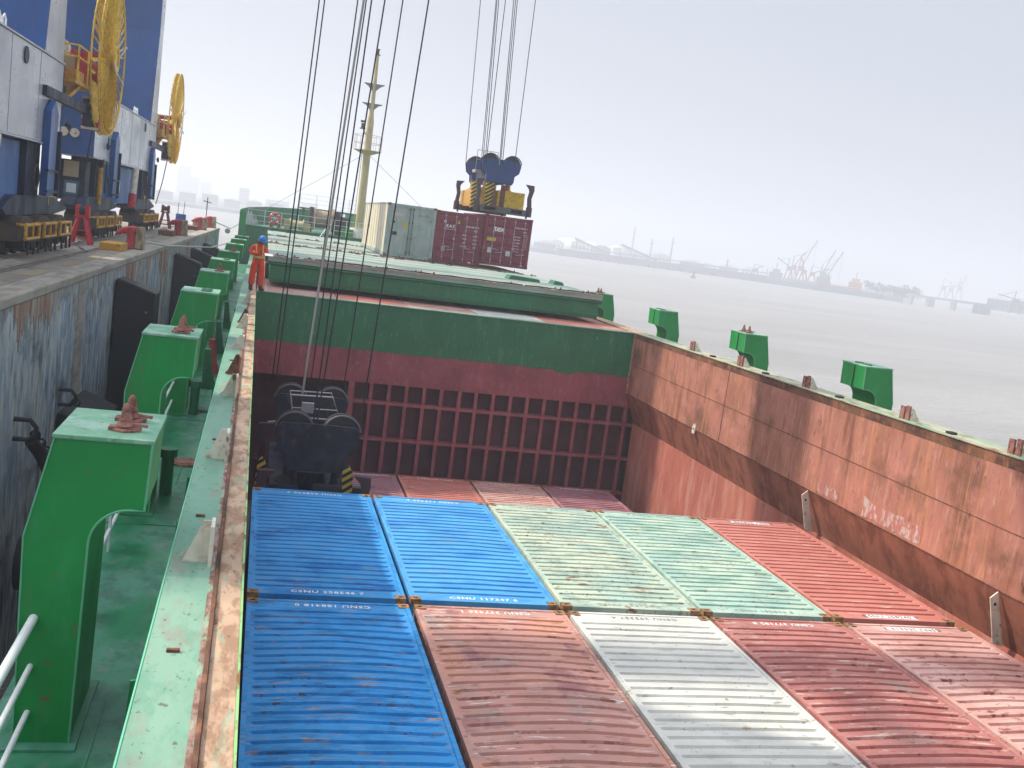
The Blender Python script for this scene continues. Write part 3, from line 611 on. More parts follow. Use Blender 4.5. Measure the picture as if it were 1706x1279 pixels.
for k in range(3): a = k * math.pi / 3; g.bar((.39 - .28 * math.cos(a), 59.9, 4.86 - .28 * math.sin(a)), (.39 + .28 * math.cos(a), 59.9, 4.86 + .28 * math.sin(a)), .03)
g.build('grab_line', M['white'], lbo)

# ------------------------------------------------------------------ hatch covers (lift-off panels)
def hatch(y0, y1, label, first=False):
    x0, x1 = -.02, 12.5
    r = thing('hatch_cover', label, 'hatch cover', (6.2, (y0 + y1) / 2, 3.1), group='steel hatch covers')
    g = MB(); g.box(x0 + .12, x1 - .1, y0 + .12, y1 - .1, 3.12, 3.80); g.build('cover_side', M['green_dk'], r)
    g = MB(); g.prism([(y0, 3.76), (y0 + .14, 3.70), (y0 + .14, 3.84), (y0, 3.80)], x0, x1, 'x'); g.box(x0 + .06, x1 - .06, y0 + .05, y0 + .12, 3.22, 3.30)
    g.build('stiffening_lip', M['green_dk'], r)
    g = MB(); g.box(x0, x1, y0, y1, 3.97, 4.03); g.box(x0, x1, y0 + .02, y0 + .11, 3.84, 3.97)
    g.build('top_plate', M['hatch_top'], r, bevel=.008)
    g = MB(); g.box(x0, x1, y0 - .015, y0 + .22, 4.03, 4.045); g.build('worn_edge', M['tan'], r)
    # a litter of rusty lashing fittings along the edges
    rnd = random.Random(int(y0)); n = 0
    for yy in ([y0 + .55, y1 - .45] if first else [y0 + .5, y1 - .4]):
        for xc in (.1, 1.25, 2.5, 3.8, 5.05, 6.3, 7.6, 8.8, 10.1, 11.3, 12.3):
            for q in range(3):
                x = xc + rnd.uniform(-.55, .55); y = yy + rnd.uniform(-.2, .2); g = MB(); h = rnd.uniform(.03, .08)
                g.box(x - .09, x + .09, y - .05, y + .05, 4.03, 4.03 + h * .5, rot=Matrix.Rotation(rnd.uniform(0, 3), 3, 'Z')); g.cyl((x, y, 4.03 + h * .4), .035, h, n=7, r2=.02); g.bar((x, y, 4.05), (x + rnd.uniform(-.3, .3), y + rnd.uniform(-.1, .1), 4.05), .03)
                g.build('lashing_fitting', M['rust'] if rnd.random() < .6 else M['dark'], r); n += 1
    if first:
        for k in range(9):
            x = 1.6 + k * 1.15 + rnd.uniform(-.2, .2); g = MB(); g.tube([(x, y0 + .4, 4.05), (x + .5, y0 + .34, 4.07), (x + 1.05, y0 + .46, 4.05)], .028, 6); g.build('lashing_rod', M['dark'], r)
        for x, w_ in ((10.55, 1.4), (12.05, .5)):
            g = MB(); g.prism([(x - w_ / 2, 4.03), (x + w_ / 2, 4.03), (x + w_ / 2 - .08, 4.16), (x - w_ / 2 + .1, 4.2)], 27, 27.8); g.build('raised_stool', M['green_dk'], r)
    g = MB()
    for k in range(4): g.box(x0 + .3, x1 - .3, y0 + (y1 - y0) * (k + 1) / 5 - .015, y0 + (y1 - y0) * (k + 1) / 5 + .015, 4.03, 4.036)
    g.build('plate_seam', M['green_dk'], r)
hatch(22.25, 34.4, 'nearest green steel hatch cover with a rusty cluttered front edge', True)
hatch(35.0, 46.6, 'middle green steel hatch cover under the white and maroon containers')
hatch(47.0, 57.6, 'farthest pale green steel hatch cover, below the bow railing')

# ------------------------------------------------------------------ containers in the hold
CW = 2.438
def roof_mesh(g, x0, y0, z, L, seed, bulge, dent, pitch=.222):
    """ribbed roof sheet with dents; ribs run across"""
    rnd = random.Random(seed); ph = [rnd.uniform(0, 6.28) for _ in range(8)]
    ya, yb = y0 + .30, y0 + L - .30; n = int((yb - ya) / pitch); pitch = (yb - ya) / n
    ys = [(ya, 0)]
    for i in range(n):
        b = ya + i * pitch + pitch * .42
        ys += [(b - .058, 0), (b - .016, 1), (b + .014, 1), (b + .024, 0)]
    ys.append((yb, 0))
    xs = [.06, .10, .135, .16] + [.16 + (CW - .32) * k / 14 for k in range(1, 14)] + [CW - .16, CW - .135, CW - .10, CW - .06]
    vs = []
    for y, rb in ys:
        v = (y - ya) / (yb - ya)
        for x in xs:
            u = x / CW; e = min(1, max(0, (min(x, CW - x) - .10) / .05))
            h = -.014 + bulge * .6 * math.sin(math.pi * u) * math.sin(math.pi * min(1, max(0, v))) ** .5
            h += .45 * dent * (math.sin(u * 5 + ph[0] + v * 3) * math.sin(v * 9 + ph[1]) + .6 * math.sin(u * 9 + ph[2]) * math.sin(v * 17 + ph[3]) + .35 * math.sin(u * 15 + v * 31 + ph[4])) * min(1, 4 * u * (1 - u)) * min(1, 6 * v * (1 - v))
            vs.append((x0 + x, y, z + h - rb * .040 * e))
    nx = len(xs); fs = []
    for j in range(len(ys) - 1):
        for i in range(nx - 1): a = j * nx + i; fs.append((a, a + 1, a + 1 + nx, a + nx))
    g.add(vs, fs)
def casting(g, cx, cy, z, s=1):
    w, d, h = .085, .078, .10; hx, hy = .034, .026
    g.box(cx - w, cx + w, cy - d, cy - hy, z - h, z + .006); g.box(cx - w, cx + w, cy + hy, cy + d, z - h, z + .006)
    g.box(cx - w, cx - hx, cy - hy, cy + hy, z - h, z + .006); g.box(cx + hx, cx + w, cy - hy, cy + hy, z - h, z + .006)
    g.box(cx - hx, cx + hx, cy - hy, cy + hy, z - h, z - .05, 1)
def container(x0, y0, z, m, label, group, seed, bulge=.02, dent=.012, code=None, code_far=False, code_m=None, H=2.59, L=6.058, white_band=False, dots=False):
    r = thing('shipping_container', label, 'container', (x0 + CW / 2, y0 + L / 2, z - H), group=group)
    g = MB(); roof_mesh(g, x0, y0, z, L, seed, bulge, dent); o = g.build('roof_panel', m, r, smooth=False)
    g = MB()
    for a in (x0, x0 + CW - .06): g.box(a, a + .06, y0 + .16, y0 + L - .16, z - .07, z)
    g.box(x0 + .17, x0 + CW - .17, y0, y0 + .06, z - .11, z); g.box(x0 + .17, x0 + CW - .17, y0 + L - .06, y0 + L, z - .11, z)
    g.box(x0 + .06, x0 + CW - .06, y0 + .06, y0 + .302, z - .03, z - .012); g.box(x0 + .06, x0 + CW - .06, y0 + L - .302, y0 + L - .06, z - .03, z - .012)
    for a in (x0 + .01, x0 + CW - .16):
        for b in (y0 + .01, y0 + L - .16): g.box(a, a + .15, b, b + .15, z - H + .12, z - .1)
    for a in (x0, x0 + CW - .06): g.box(a, a + .06, y0 + .16, y0 + L - .16, z - H, z - H + .15)
    g.box(x0 + .16, x0 + CW - .16, y0, y0 + .08, z - H, z - H + .16); g.box(x0 + .16, x0 + CW - .16, y0 + L - .08, y0 + L, z - H, z - H + .16)
    g.build('frame', m, r)
    # corrugated end and side walls
    g = MB(); zz0, zz1 = z - H + .15, z - .07
    def corr(n, f):
        vs = []; fs = []
        for i in range(n):
            k = i % 4; d = 0 if k in (0, 1) else .036
            vs += [f(i / (n - 1), d, zz0), f(i / (n - 1), d, zz1)]
        for i in range(n - 1): a = 2 * i; fs.append((a, a + 2, a + 3, a + 1))
        g.add(vs, fs)
    corr(41, lambda t, d, zz: (x0 + .15 + (CW - .3) * t, y0 + .03 + d, zz))
    corr(41, lambda t, d, zz: (x0 + .15 + (CW - .3) * t, y0 + L - .03 - d, zz))
    corr(89, lambda t, d, zz: (x0 + .02 + d, y0 + .15 + (L - .3) * t, zz)); corr(89, lambda t, d, zz: (x0 + CW - .02 - d, y0 + .15 + (L - .3) * t, zz))
    g.build('wall_panel', m, r)
    for a in (x0 + .085, x0 + CW - .085):
        for b in (y0 + .078, y0 + L - .078):
            g = MB(); casting(g, a, b, z); g.build('corner_casting', [M['casting'], M['hole']], r, bevel=0)
    if white_band:
        g = MB(); g.box(x0 + CW * .30, x0 + CW * .72, y0 + .10, y0 + .24, z - .012, z - .0095); g.build('code_band', M['letter'], r)
        g = MB(); g.box(x0 + CW * .30, x0 + CW * .72, y0 + L - .24, y0 + L - .10, z - .012, z - .0095); g.build('code_band', M['letter'], r)
    if code:
        cm = code_m or M['letter']
        t = Matrix.Translation((x0 + CW * .50, y0 + .17, z - .0085))
        text_obj('roof_code', code, .13, t, cm, r, ext=.0008, spacing=1.15, sx=1.15)
        t = Matrix.Translation((x0 + CW * .52, y0 + L - .17, z - .0085)) @ Matrix.Rotation(math.pi, 4, 'Z')
        text_obj('roof_code', code, .13, t, cm, r, ext=.0008, spacing=1.15, sx=1.15)
    if dots:
        g = MB()
        for k in range(4): g.box(x0 + .6 + k * .42, x0 + .66 + k * .42, y0 - .004, y0 + .03, z - .135, z - .112)
        g.build('label_tab', M['letter'], r)
    return r
def cpaint(name, col, wear, rough=.5, bump=(7, .2)): return mat(name, col, rough + .14, wear=wear, bump=bump, var=.06, spec=.35)
GR = 'containers in the open hold'
SP = ('#332b26', (30, 38, 20), .685, .71, .8)       # small dark specks
K = dict(
    b1=cpaint('bright_blue_container_paint', '#3190cc', [('#1b68ae', (.9, 1.8, 1), .55, .66, .7), ('#9a8c80', (1.6, 16, 3), .645, .68, .8), SP]),
    b2=cpaint('glossy_blue_container_paint', '#4a9cd0', [('#2a76bc', (.9, 2.2, 1), .53, .66, .6), ('#8f9496', (1.4, 14, 3), .65, .68, .7), SP], .40),
    b3=cpaint('worn_blue_container_paint', '#2a92d2', [('#1f70ac', (1.1, 2.4, 1), .54, .66, .7), ('#ab9076', (1.5, 16, 3), .625, .66, .9), ('#144a7c', (3, 22, 3), .60, .66, .7), ('#5c4434', (7, 26, 6), .645, .675, .9), SP], .45),
    br=cpaint('faded_brown_red_container_paint', '#b98a7e', [('#948c86', (1.0, .8, 1), .58, .68, .6), ('#c58e72', (.7, .8, 1), .50, .62, .7), ('#e4dcd6', (2.2, 20, 4), .655, .675, .95), ('#8c5860', (1.2, 1.6, 1), .60, .68, .7), ('#6e4a34', (4, 12, 4), .62, .66, .7), SP], .6),
    wh=cpaint('dirty_white_container_paint', '#c8c8bf', [('#b2b4ae', (1.2, 2, 1), .55, .68, .6), ('#7c7066', (3, 9, 4), .67, .70, .8), ('#8e6c4c', (8, 8, 8), .68, .71, .8), SP], .5),
    r1=cpaint('brick_red_container_paint', '#ad726a', [('#985c56', (1.1, 2.0, 1), .53, .64, .7), ('#c4b0a2', (2.2, 11, 3), .63, .665, .85), ('#8a8278', (1.2, 1.8, 1), .60, .68, .55), ('#5a3028', (7, 18, 6), .64, .67, .8), SP], .5),
    r2=cpaint('faded_pink_container_paint', '#c0948a', [('#aa786e', (.9, 1.8, 1), .52, .64, .7), ('#d2b0a6', (.7, 1.6, 1), .52, .64, .7), ('#7a3a38', (5, 9, 4), .63, .665, .9), SP], .55),
    g1=cpaint('pale_green_rusted_container_paint', '#9db4a6', [('#bcc4ae', (.7, .9, 1), .46, .60, .8), ('#84523a', (2.6, 5.4, 3), .625, .66, .9), ('#748f84', (1.4, 4, 1), .56, .66, .6), ('#6a4836', (9, 14, 6), .635, .665, .95)], .55),
    g2=cpaint('mint_green_container_paint', '#97b4a8', [('#b4c6b2', (.6, 1.2, 1), .47, .60, .8), ('#988c70', (1.6, 8, 3), .645, .69, .7), ('#6a9a8a', (1.2, 3, 1), .56, .66, .6), ('#6a4836', (8, 14, 6), .645, .67, .9)], .5),
    r3=cpaint('coral_red_container_paint', '#bb786c', [('#aa6458', (.7, 1.6, 1), .53, .64, .6), ('#d8c0b4', (2, 16, 3), .65, .675, .7), SP], .45),
    mv=cpaint('mauve_container_paint', '#9a6c74', [('#b4949a', (1.4, 8, 1), .58, .66, .7), ('#7a4a52', (1, 1.8, 1), .54, .64, .6), SP], .5),
    mr=cpaint('maroon_container_paint', '#7c3240', [('#5e2630', (1, 1, 1), .52, .66, .6), ('#a07c78', (6, 6, 2), .65, .69, .5)], .45),
)
rowA = [('b1', 'CSNU 258546 7', .02, .010, 'even bright blue container in the far row, against the left coaming', 1, 0),
        ('b2', 'CSNU 117347 6', .03, .014, 'glossy blue container with a pale sheen, between the bright blue and rusty green ones', 0, 0),
        ('g1', 'CSNU 142724 4', .03, .016, 'pale green container with rust scratches across its roof', 0, 0),
        ('g2', 'CSNU 190806 5', .025, .012, 'mint green container between the rust-scratched green one and the coral red one', 0, 0),
        ('r3', 'CSNU 258240 5', .01, .008, 'coral red container with white code bands, beside the rusty right wall', 1, 1)]
rowB = [('b3', 'CSNU 188418 0', .07, .022, 'worn blue container with brown scuffs in the near row, beside the left coaming', 1, 0),
        ('br', 'CSNU 277426 1', .11, .026, 'battered brown-red container with a bulging roof and flaked white scratches', 0, 0),
        ('wh', 'CSNU 293357 4', .012, .006, 'dirty white container between the two red ones in the near row', 0, 0),
        ('r1', 'CSNU 377185 8', .08, .020, 'brick red container right of the white one', 0, 0),
        ('r2', 'CSNU 256613 2', .07, .016, 'faded pink container with a white code band in the near right corner', 1, 1)]
dk = M['letter_dk']
for i, (k, code, bu, de, lab, dots, wb) in enumerate(rowA):
    container(i * 2.51 + .03, .02, 0, K[k], lab, GR, 10 + i, bu, de, code, code_m=(mat('grey_lettering', '#7c8a86', .6) if k in ('g1', 'g2') else dk if wb else None), white_band=bool(wb), dots=bool(dots))
for i, (k, code, bu, de, lab, dots, wb) in enumerate(rowB):
    container(i * 2.51 + .03 + (.02 if i else .0), -6.26, 0, K[k], lab, GR, 30 + i, bu, de, code, code_m=dk if wb else (mat('grey_lettering', '#7c8a86', .6) if k == 'wh' else None), white_band=bool(wb))
for i, (k, lab) in enumerate((('mv', 'dull mauve container deep in the hold beside the lowered spreader'), ('r3', 'red container deep in the hold, second along the bulkhead'), ('r2', 'salmon pink container deep in the hold, third along the bulkhead'), ('mv', 'mauve container deep in the hold, touching the right wall'))):
    container(2.34 + i * 2.53, 12.35, -2.6, K[k], lab, GR, 50 + i, .01, .006, 'CSNU 2%d4%d6 %d' % (10 + i * 17, 10 + i * 13, i + 2), L=6.058)
for i, (k, lab) in enumerate((('r2', 'pink container under the hatch cover edge, by the worker'), ('r3', 'reddish container under the hatch cover edge, second from the left'), ('r2', 'light pink container under the hatch cover edge, left of the white one'), ('wh', 'cream white container showing under the hatch cover edge'), ('r3', 'pale red container under the hatch cover edge at the right end'))):
    container(-.1 + .03 + i * 2.48, 20.0, 2.955, K[k], lab, 'containers under the hatch covers', 60 + i, .0, .003)

# ------------------------------------------------------------------ containers on deck, doors towards the camera
def door_container(x0, y0, z0, m, label, H, L, kind, rz=0):
    r = thing('shipping_container', label, 'container', (x0 + CW / 2, y0, z0), group='containers stacked on the hatch covers')
    z1 = z0 + H
    side = M_CREAM if kind == 'reefer' else m
    g = MB(); g.box(x0 + .03, x0 + CW - .03, y0 + .12, y0 + L - .05, z0 + .1, z1 - .03); g.build('body', side, r)
    g = MB()
    for a in (x0, x0 + CW - .07): g.box(a, a + .07, y0 + .17, y0 + L - .17, z1 - .07, z1); g.box(a, a + .07, y0 + .17, y0 + L - .17, z0, z0 + .16)
    for a in (x0, x0 + CW - .15):
        for b in (y0 + .01, y0 + L - .16): g.box(a + .002, a + .148, b, b + .15, z0 + .12, z1 - .1)
    g.box(x0 + .15, x0 + CW - .15, y0 + .01, y0 + .12, z1 - .14, z1 - .005); g.box(x0 + .15, x0 + CW - .15, y0 + .01, y0 + .12, z0 + .0, z0 + .15)
    g.build('frame', m, r, bevel=.004)
    # side corrugation
    n = int(L / .14); g = MB()
    if kind != 'reefer':
        for s, xx in ((1, x0 + .03), (-1, x0 + CW - .03)):
            for k in range(n):
                if k % 2 == 0: y = y0 + .2 + k * .14; g.box(min(xx, xx - s * .022), max(xx, xx - s * .022), y, y + .10, z0 + .17, z1 - .08)
    else:
        g.box(x0 + .012, x0 + .028, y0 + .2, y0 + L - .2, z0 + .17, z0 + .22)
        for k in range(1, 10): gs = MB(); y = y0 + k * L / 10; gs.box(x0 + .012, x0 + .03, y - .02, y + .02, z0 + .23, z1 - .08); gs.build('side_seam', side, r)
    g.build('side_ribs', side, r)
    cs = MB()
    for a in (x0 + .08, x0 + CW - .08):
        for b in (y0 + .08, y0 + L - .08):
            for c in (z0, z1 - .11):
                q = MB(); q.box(a - .088, a + .088, b - .088, b + .088, c, c + .118); q.box(a - .04, a + .04, b - .09, b - .086, c + .03, c + .085, 1); q.build('corner_casting', [M['casting'] if kind == 'reefer' else m, M['hole']], r)
    yd = y0 + .03
    dw = (CW - .32) / 2
    for k in (0, 1):
        a = x0 + .155 + k * (dw + .01)
        g = MB(); g.box(a, a + dw, yd, yd + .05, z0 + .16, z1 - .15)
        d = g.build('door', m, r)
        g = MB(); hh = H - .31
        if kind == 'reefer':
            for q in range(1, 5): zz = z0 + .16 + hh * q / 5; g.box(a + .02, a + dw - .02, yd - .008, yd - .001, zz - .014, zz + .014)
            g.box(a + .01, a + .03, yd - .006, yd - .001, z0 + .17, z1 - .16)
        else:
            for q in range(5):
                zz = z0 + .16 + hh * (q + .5) / 5; hgt = hh / 5 * .30
                g.prism([(yd, zz - hgt - .03), (yd - .02, zz - hgt), (yd - .02, zz + hgt), (yd, zz + hgt + .03)], a + .03, a + dw - .03, 'x')
        g.build('door_panel', m, d)
        for t in ((.30, .80) if kind != 'reefer' else (.92,) if k == 0 else (.07,)):
            xx = a + dw * t
            g = MB(); g.tube([(xx, yd - .045, z0 + .1), (xx, yd - .045, z1 - .1)], .015, 8)
            for zz in (z0 + .25, z0 + H * .36, z0 + H * .66, z1 - .24): g.box(xx - .04, xx + .04, yd - .06, yd - .001, zz, zz + .05)
            g.build('lock_rod', M['zinc'] if kind != 'reefer' else mat('dark_teal_rod', '#37504c', .5), d)
        if kind != 'reefer':
            for q, zz in ((.30, z0 + .85), (.80, z0 + .70)):
                g = MB(); xx = a + dw * q; g.bar((xx, yd - .07, zz), (xx + (.34 if q < .5 else -.34), yd - .07, zz - .05), .03); g.build('door_handle', M['zinc'], d)
    def T(s, size, u, v, mt=M['letter'], sp=1.0, n='lettering'):
        text_obj(n, s, size, on_front(x0 + u * CW, yd - .024, z0 + v * H), mt, r, ext=.001, spacing=sp)
    def P(u, v, w, h, mt, n='sticker'):
        g = MB(); g.box(x0 + u * CW - w / 2, x0 + u * CW + w / 2, yd - .0255, yd - .0225, z0 + v * H - h / 2, z0 + v * H + h / 2); return g.build(n, mt, r)
    if kind == 'eas':
        T('E.A.S', .205, .305, .72, sp=1.0); g = P(.30, .66, .50, .012, M['letter'], 'underline')
        P(.19, .80, .13, .13, M['stick_w']); g = MB(); g.prism([(x0 + .47 * CW - .10, z0 + .785 * H), (x0 + .47 * CW + .10, z0 + .785 * H), (x0 + .47 * CW, z0 + .86 * H)], yd - .025, yd - .0225); g.build('warning_triangle', M['stick_y'], r)
        g = MB(); g.prism([(x0 + .40 * CW - .05, z0 + .50 * H), (x0 + .40 * CW + .05, z0 + .50 * H), (x0 + .40 * CW, z0 + .46 * H)], yd - .025, yd - .0225); g.build('small_triangle', M['letter'], r)
        P(.20, .27, .20, .26, M['stick_r'])
        T('EASU 468139 8', .105, .76, .75, sp=1.0); T('22G1', .09, .84, .68)
        for q, (a, b) in enumerate((('MGW', '30.480'), ('TARE', '2.230'), ('NET', '28.250'), ('CU.CAP', '33.2'))):
            T(a, .085, .62, .58 - q * .075); T(b, .085, .84, .58 - q * .075)
        P(.78, .06, .14, .06, M['letter'])
    if kind == 'tex':
        T('tex', .42, .31, .74, sp=.95); T('TEXU 540376 1', .10, .78, .80); T('22G1', .09, .86, .73)
        P(.17, .52, .46, .17, M['stick_y']); P(.15, .30, .20, .26, M['stick_w']); P(.55, .27, .24, .26, M['stick_w'])
        for q in range(5): T(('MGW 30480', 'TARE 2200', 'NET 28280', 'CAP 33.2', 'CUFT 1172')[q], .075, .70, .62 - q * .06)
        for q in range(9): P(.90, .68 - q * .035, .17, .035, M['stick_r'], 'data_line')
        P(.88, .28, .12, .06, M['stick_r']); P(.86, .06, .10, .06, M['letter'])
    if kind == 'reefer':
        P(.24, .80, .56, .15, mat('very_faded_pink_decal', '#b9a4a0', .6)); P(.38, .62, .26, .22, M['stick_y']); P(.16, .65, .10, .10, M['letter_dk'])
        P(.19, .44, .22, .17, M['black']); P(.40, .40, .14, .18, mat('grey_sticker', '#8c9490', .6))
        T('CSNU 683012', .11, .76, .82, mat('grey_lettering', '#7c8a86', .6)); T('45R1', .10, .84, .74, mat('grey_lettering', '#7c8a86', .6))
        T('30 480 KG', .08, .70, .62, mat('grey_lettering', '#7c8a86', .6)); T('4 520 KG', .08, .70, .57, mat('grey_lettering', '#7c8a86', .6)); P(.62, .40, .16, .14, mat('grey_sticker', '#8c9490', .6))
    return r
M_CREAM = mat('cream_reefer_side', '#cfc6ad', .5, wear=[('#a8977c', (1.4, 1.4, .4), .54, .7, .5), ('#8a5c40', (4, 4, 2), .68, .75, .7)])
M_DOOR = mat('pale_grey_green_reefer_door', '#9aa7a2', .55, wear=[('#7d8a86', (3, 3, .7), .5, .68, .6), ('#6a5546', (5, 5, 2), .66, .74, .7)])
door_container(5.50, 36.0, 4.07, M_DOOR, 'white refrigerated container with grey doors and cream side on the hatch cover', 2.59, 12.19, 'reefer')
door_container(7.955, 36.02, 4.07, K['mr'], 'maroon container lettered E.A.S between the white one and the hanging one', 2.55, 6.058, 'eas')
door_container(10.41, 35.9, 4.24, K['mr'], 'maroon container lettered tex held by the crane spreader above the hatch cover', 2.5, 6.058, 'tex')

# ------------------------------------------------------------------ spreaders with their hoist ropes
def spreader(cx, y0, top, label, shade=False, ropes=(), ex=0.0, ends=(-.45, 5.1)):  # shade: the hold's darkness is painted into the colours
    """cx centre, y0 front face, top of the sheaves"""
    r = thing('container_spreader', label, 'spreader', (cx, y0 + 2.5, top - 3.0), group='crane spreaders')
    W = 1.03
    def head(y, n='headblock_plate'):
        zc = top - .46
        poly = []
        def arc(c, a0, a1, rad=.47, k=9): return [(c + rad * math.cos(a0 + (a1 - a0) * i / k), zc + rad * math.sin(a0 + (a1 - a0) * i / k)) for i in range(k + 1)]
        right = [(cx + W, zc - .05), (cx + W - .06, zc - .38), (cx + W - .28, zc - .56), (cx + W - .30, zc - .86), (cx + W - .38, zc - 1.0)]
        left = [(2 * cx - a, b) for a, b in right][::-1]
        poly = right + [(cx + .42, zc - .98), (cx - .42, zc - .98)] + left + [(cx - W, zc + .08), (cx - .9, zc + .2), (cx - .3, zc + .22), (cx + .3, zc + .22), (cx + .9, zc + .2), (cx + W, zc + .08)]
        g = MB(); g.prism(poly, y, y + .09); g.prism(poly, y + .62, y + .70); g.box(cx - .7, cx + .7, y + .09, y + .62, zc - .95, zc - .4)
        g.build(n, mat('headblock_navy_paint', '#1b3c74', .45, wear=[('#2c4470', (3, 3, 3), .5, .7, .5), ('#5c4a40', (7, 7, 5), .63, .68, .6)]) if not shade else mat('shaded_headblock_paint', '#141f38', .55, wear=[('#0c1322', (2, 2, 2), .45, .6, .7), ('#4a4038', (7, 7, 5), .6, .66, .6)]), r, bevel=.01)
        for s in (-1, 1):
            g = MB(); g.cyl((cx + s * .58, y + .22, zc), .43, .06, 'y', 26); g.ring((cx + s * .58, y + .25, zc), .43, .045, 'y', 28, 8); g.cyl((cx + s * .58, y + .10, zc), .12, .5, 'y', 14)
            g.ring((cx + s * .58, y + .42, zc), .45, .03, 'y', 24, 6, a0=.15, a1=math.pi - .15)
            g.build('sheave', M['dark'], r)
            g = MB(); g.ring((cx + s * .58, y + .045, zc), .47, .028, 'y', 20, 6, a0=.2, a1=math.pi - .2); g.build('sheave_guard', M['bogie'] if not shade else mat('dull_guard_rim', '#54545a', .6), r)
        return zc
    zc = head(y0); head(y0 + 4.0)
    g = MB(); g.box(cx - .55, cx - .25, y0 + .6, y0 + 4.05, zc - .95, zc - .45); g.box(cx + .25, cx + .55, y0 + .6, y0 + 4.05, zc - .95, zc - .45)
    g.build('headblock_beam', M['cnavy'], r)
    # white service platform with rail, in the middle gap
    px = cx - .62; py = y0 + (.9 if shade else 1.6); pz = zc - .35 if not shade else zc + .02
    g = MB()
    if shade:
        A = [(px - .1, py, pz + .72), (px + .95, py, pz + .75), (px + 1.25, py, pz + .05), (px + .02, py, pz + .05)]
        g.tube(A + [A[0]], .022, 7); g.tube([(px - .05, py, pz + .4), (px + 1.1, py, pz + .42)], .016, 6)
        g.box(px + .0, px + 1.3, py - .03, py + .6, pz - .02, pz + .04)
        B = [(a, b + .6, c) for a, b, c in A]; g.tube(B + [B[0]], .018, 7); g.box(px + .2, px + .5, py - .05, py + .1, pz + .3, pz + .55)
        g.tube([(px - .6, py, pz - .02), (px - .35, py, pz + .02), (px - .1, py, pz - .06), (px + .3, py, pz - .25)], .02, 6)
    else:
        g.box(px - .45, px + .65, py - .2, py + .7, pz - .15, pz); 
        for a in (-.45, -.1, .25, .65): g.bar((px + a, py - .2, pz), (px + a, py - .2, pz + 1.0), .03)
        for b in (.5, 1.0): g.bar((px - .45, py - .2, pz + b), (px + .65, py - .2, pz + b), .03)
    g.build('service_platform', M['zinc'], r)
    # yellow spreader body; navy and dark in the shade copy, its shadow painted in
    zs = top - 3.0
    g = MB(); g.box(cx - 1.05, cx - .35, y0 + .25, y0 + 5.0, zs + .26, zs + 1.12); g.box(cx + .35, cx + 1.05, y0 + .25, y0 + 5.0, zs + .26, zs + 1.12)
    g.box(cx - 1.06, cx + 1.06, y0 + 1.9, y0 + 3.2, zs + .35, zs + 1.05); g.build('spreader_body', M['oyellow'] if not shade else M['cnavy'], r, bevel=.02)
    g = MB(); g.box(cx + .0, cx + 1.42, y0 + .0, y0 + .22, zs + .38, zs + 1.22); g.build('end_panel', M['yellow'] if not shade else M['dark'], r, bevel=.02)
    for s in (-1, 1):
        for yy in (y0 + .6, y0 + 4.1):
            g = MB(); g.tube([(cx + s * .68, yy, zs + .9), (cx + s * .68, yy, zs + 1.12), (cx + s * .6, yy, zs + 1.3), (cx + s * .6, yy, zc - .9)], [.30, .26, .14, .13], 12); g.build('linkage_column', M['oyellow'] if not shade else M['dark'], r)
    cx0 = cx; cx = cx + ex
    for yy in (y0 + ends[0], y0 + ends[1]):
        g = MB(); g.box(cx - 1.2, cx + 1.2, yy, yy + .3, zs + .02, zs + .34); g.box(cx - 1.0, cx - .4, yy, y0 + .3 if yy < y0 else yy + .1, zs + .1, zs + .3); g.box(cx + .4, cx + 1.0, yy, y0 + .3 if yy < y0 else yy + .1, zs + .1, zs + .3)
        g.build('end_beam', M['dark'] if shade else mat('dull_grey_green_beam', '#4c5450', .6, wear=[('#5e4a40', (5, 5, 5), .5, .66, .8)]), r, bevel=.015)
        for s in (-1, 1):
            x = cx + s * (1.25 if shade else 1.36); g = MB(); g.tube([(x, yy + .15, zs + .02), (x, yy + .15, zs + .5)], .16, 10)
            g.prism([(x - .09 * s, zs + .45), (x + .1 * s, zs + .45), (x + .04 * s, zs + .95), (x + .14 * s, zs + 1.35), (x + .12 * s, zs + 1.6), (x - .30 * s, zs + 1.62), (x - .12 * s, zs + 1.42), (x - .08 * s, zs + 1.3), (x - .14 * s, zs + .95)], yy + .05, yy + .25)
            g.build('corner_guide', mat('dark_maroon_guide', '#43303a', .6), r)
            g = MB(); g.cyl((x - .1 * s, yy + .15, zs - .08), .05, .12, n=10); g.build('twist_lock', M['dark'], r)
    cx = cx0
    # striped rope baskets at both flanks
    st = striped()
    for xx, yy in ((cx - 1.30, y0 + .1), (cx + .80, y0 - .05)) if shade else ((cx - 1.12, y0 + .5), (cx - .42, y0 + .3)):
        g = MB(); 
        if shade: g.prism([(xx - .02, zs + .5), (xx + .20, zs + .5), (xx + .16, zs + 1.6), (xx + .02, zs + 1.78), (xx - .12, zs + 1.7)] if xx > cx else [(xx - .14, zs + .5), (xx + .12, zs + .5), (xx + .14, zs + 1.6), (xx + .02, zs + 1.8), (xx - .08, zs + 1.7)], yy, yy + .16)
        else: g.cyl((xx, yy, zs + .15), .2, 1.4, n=18, r2=.24)
        g.build('striped_guard', st, r, bevel=.01)
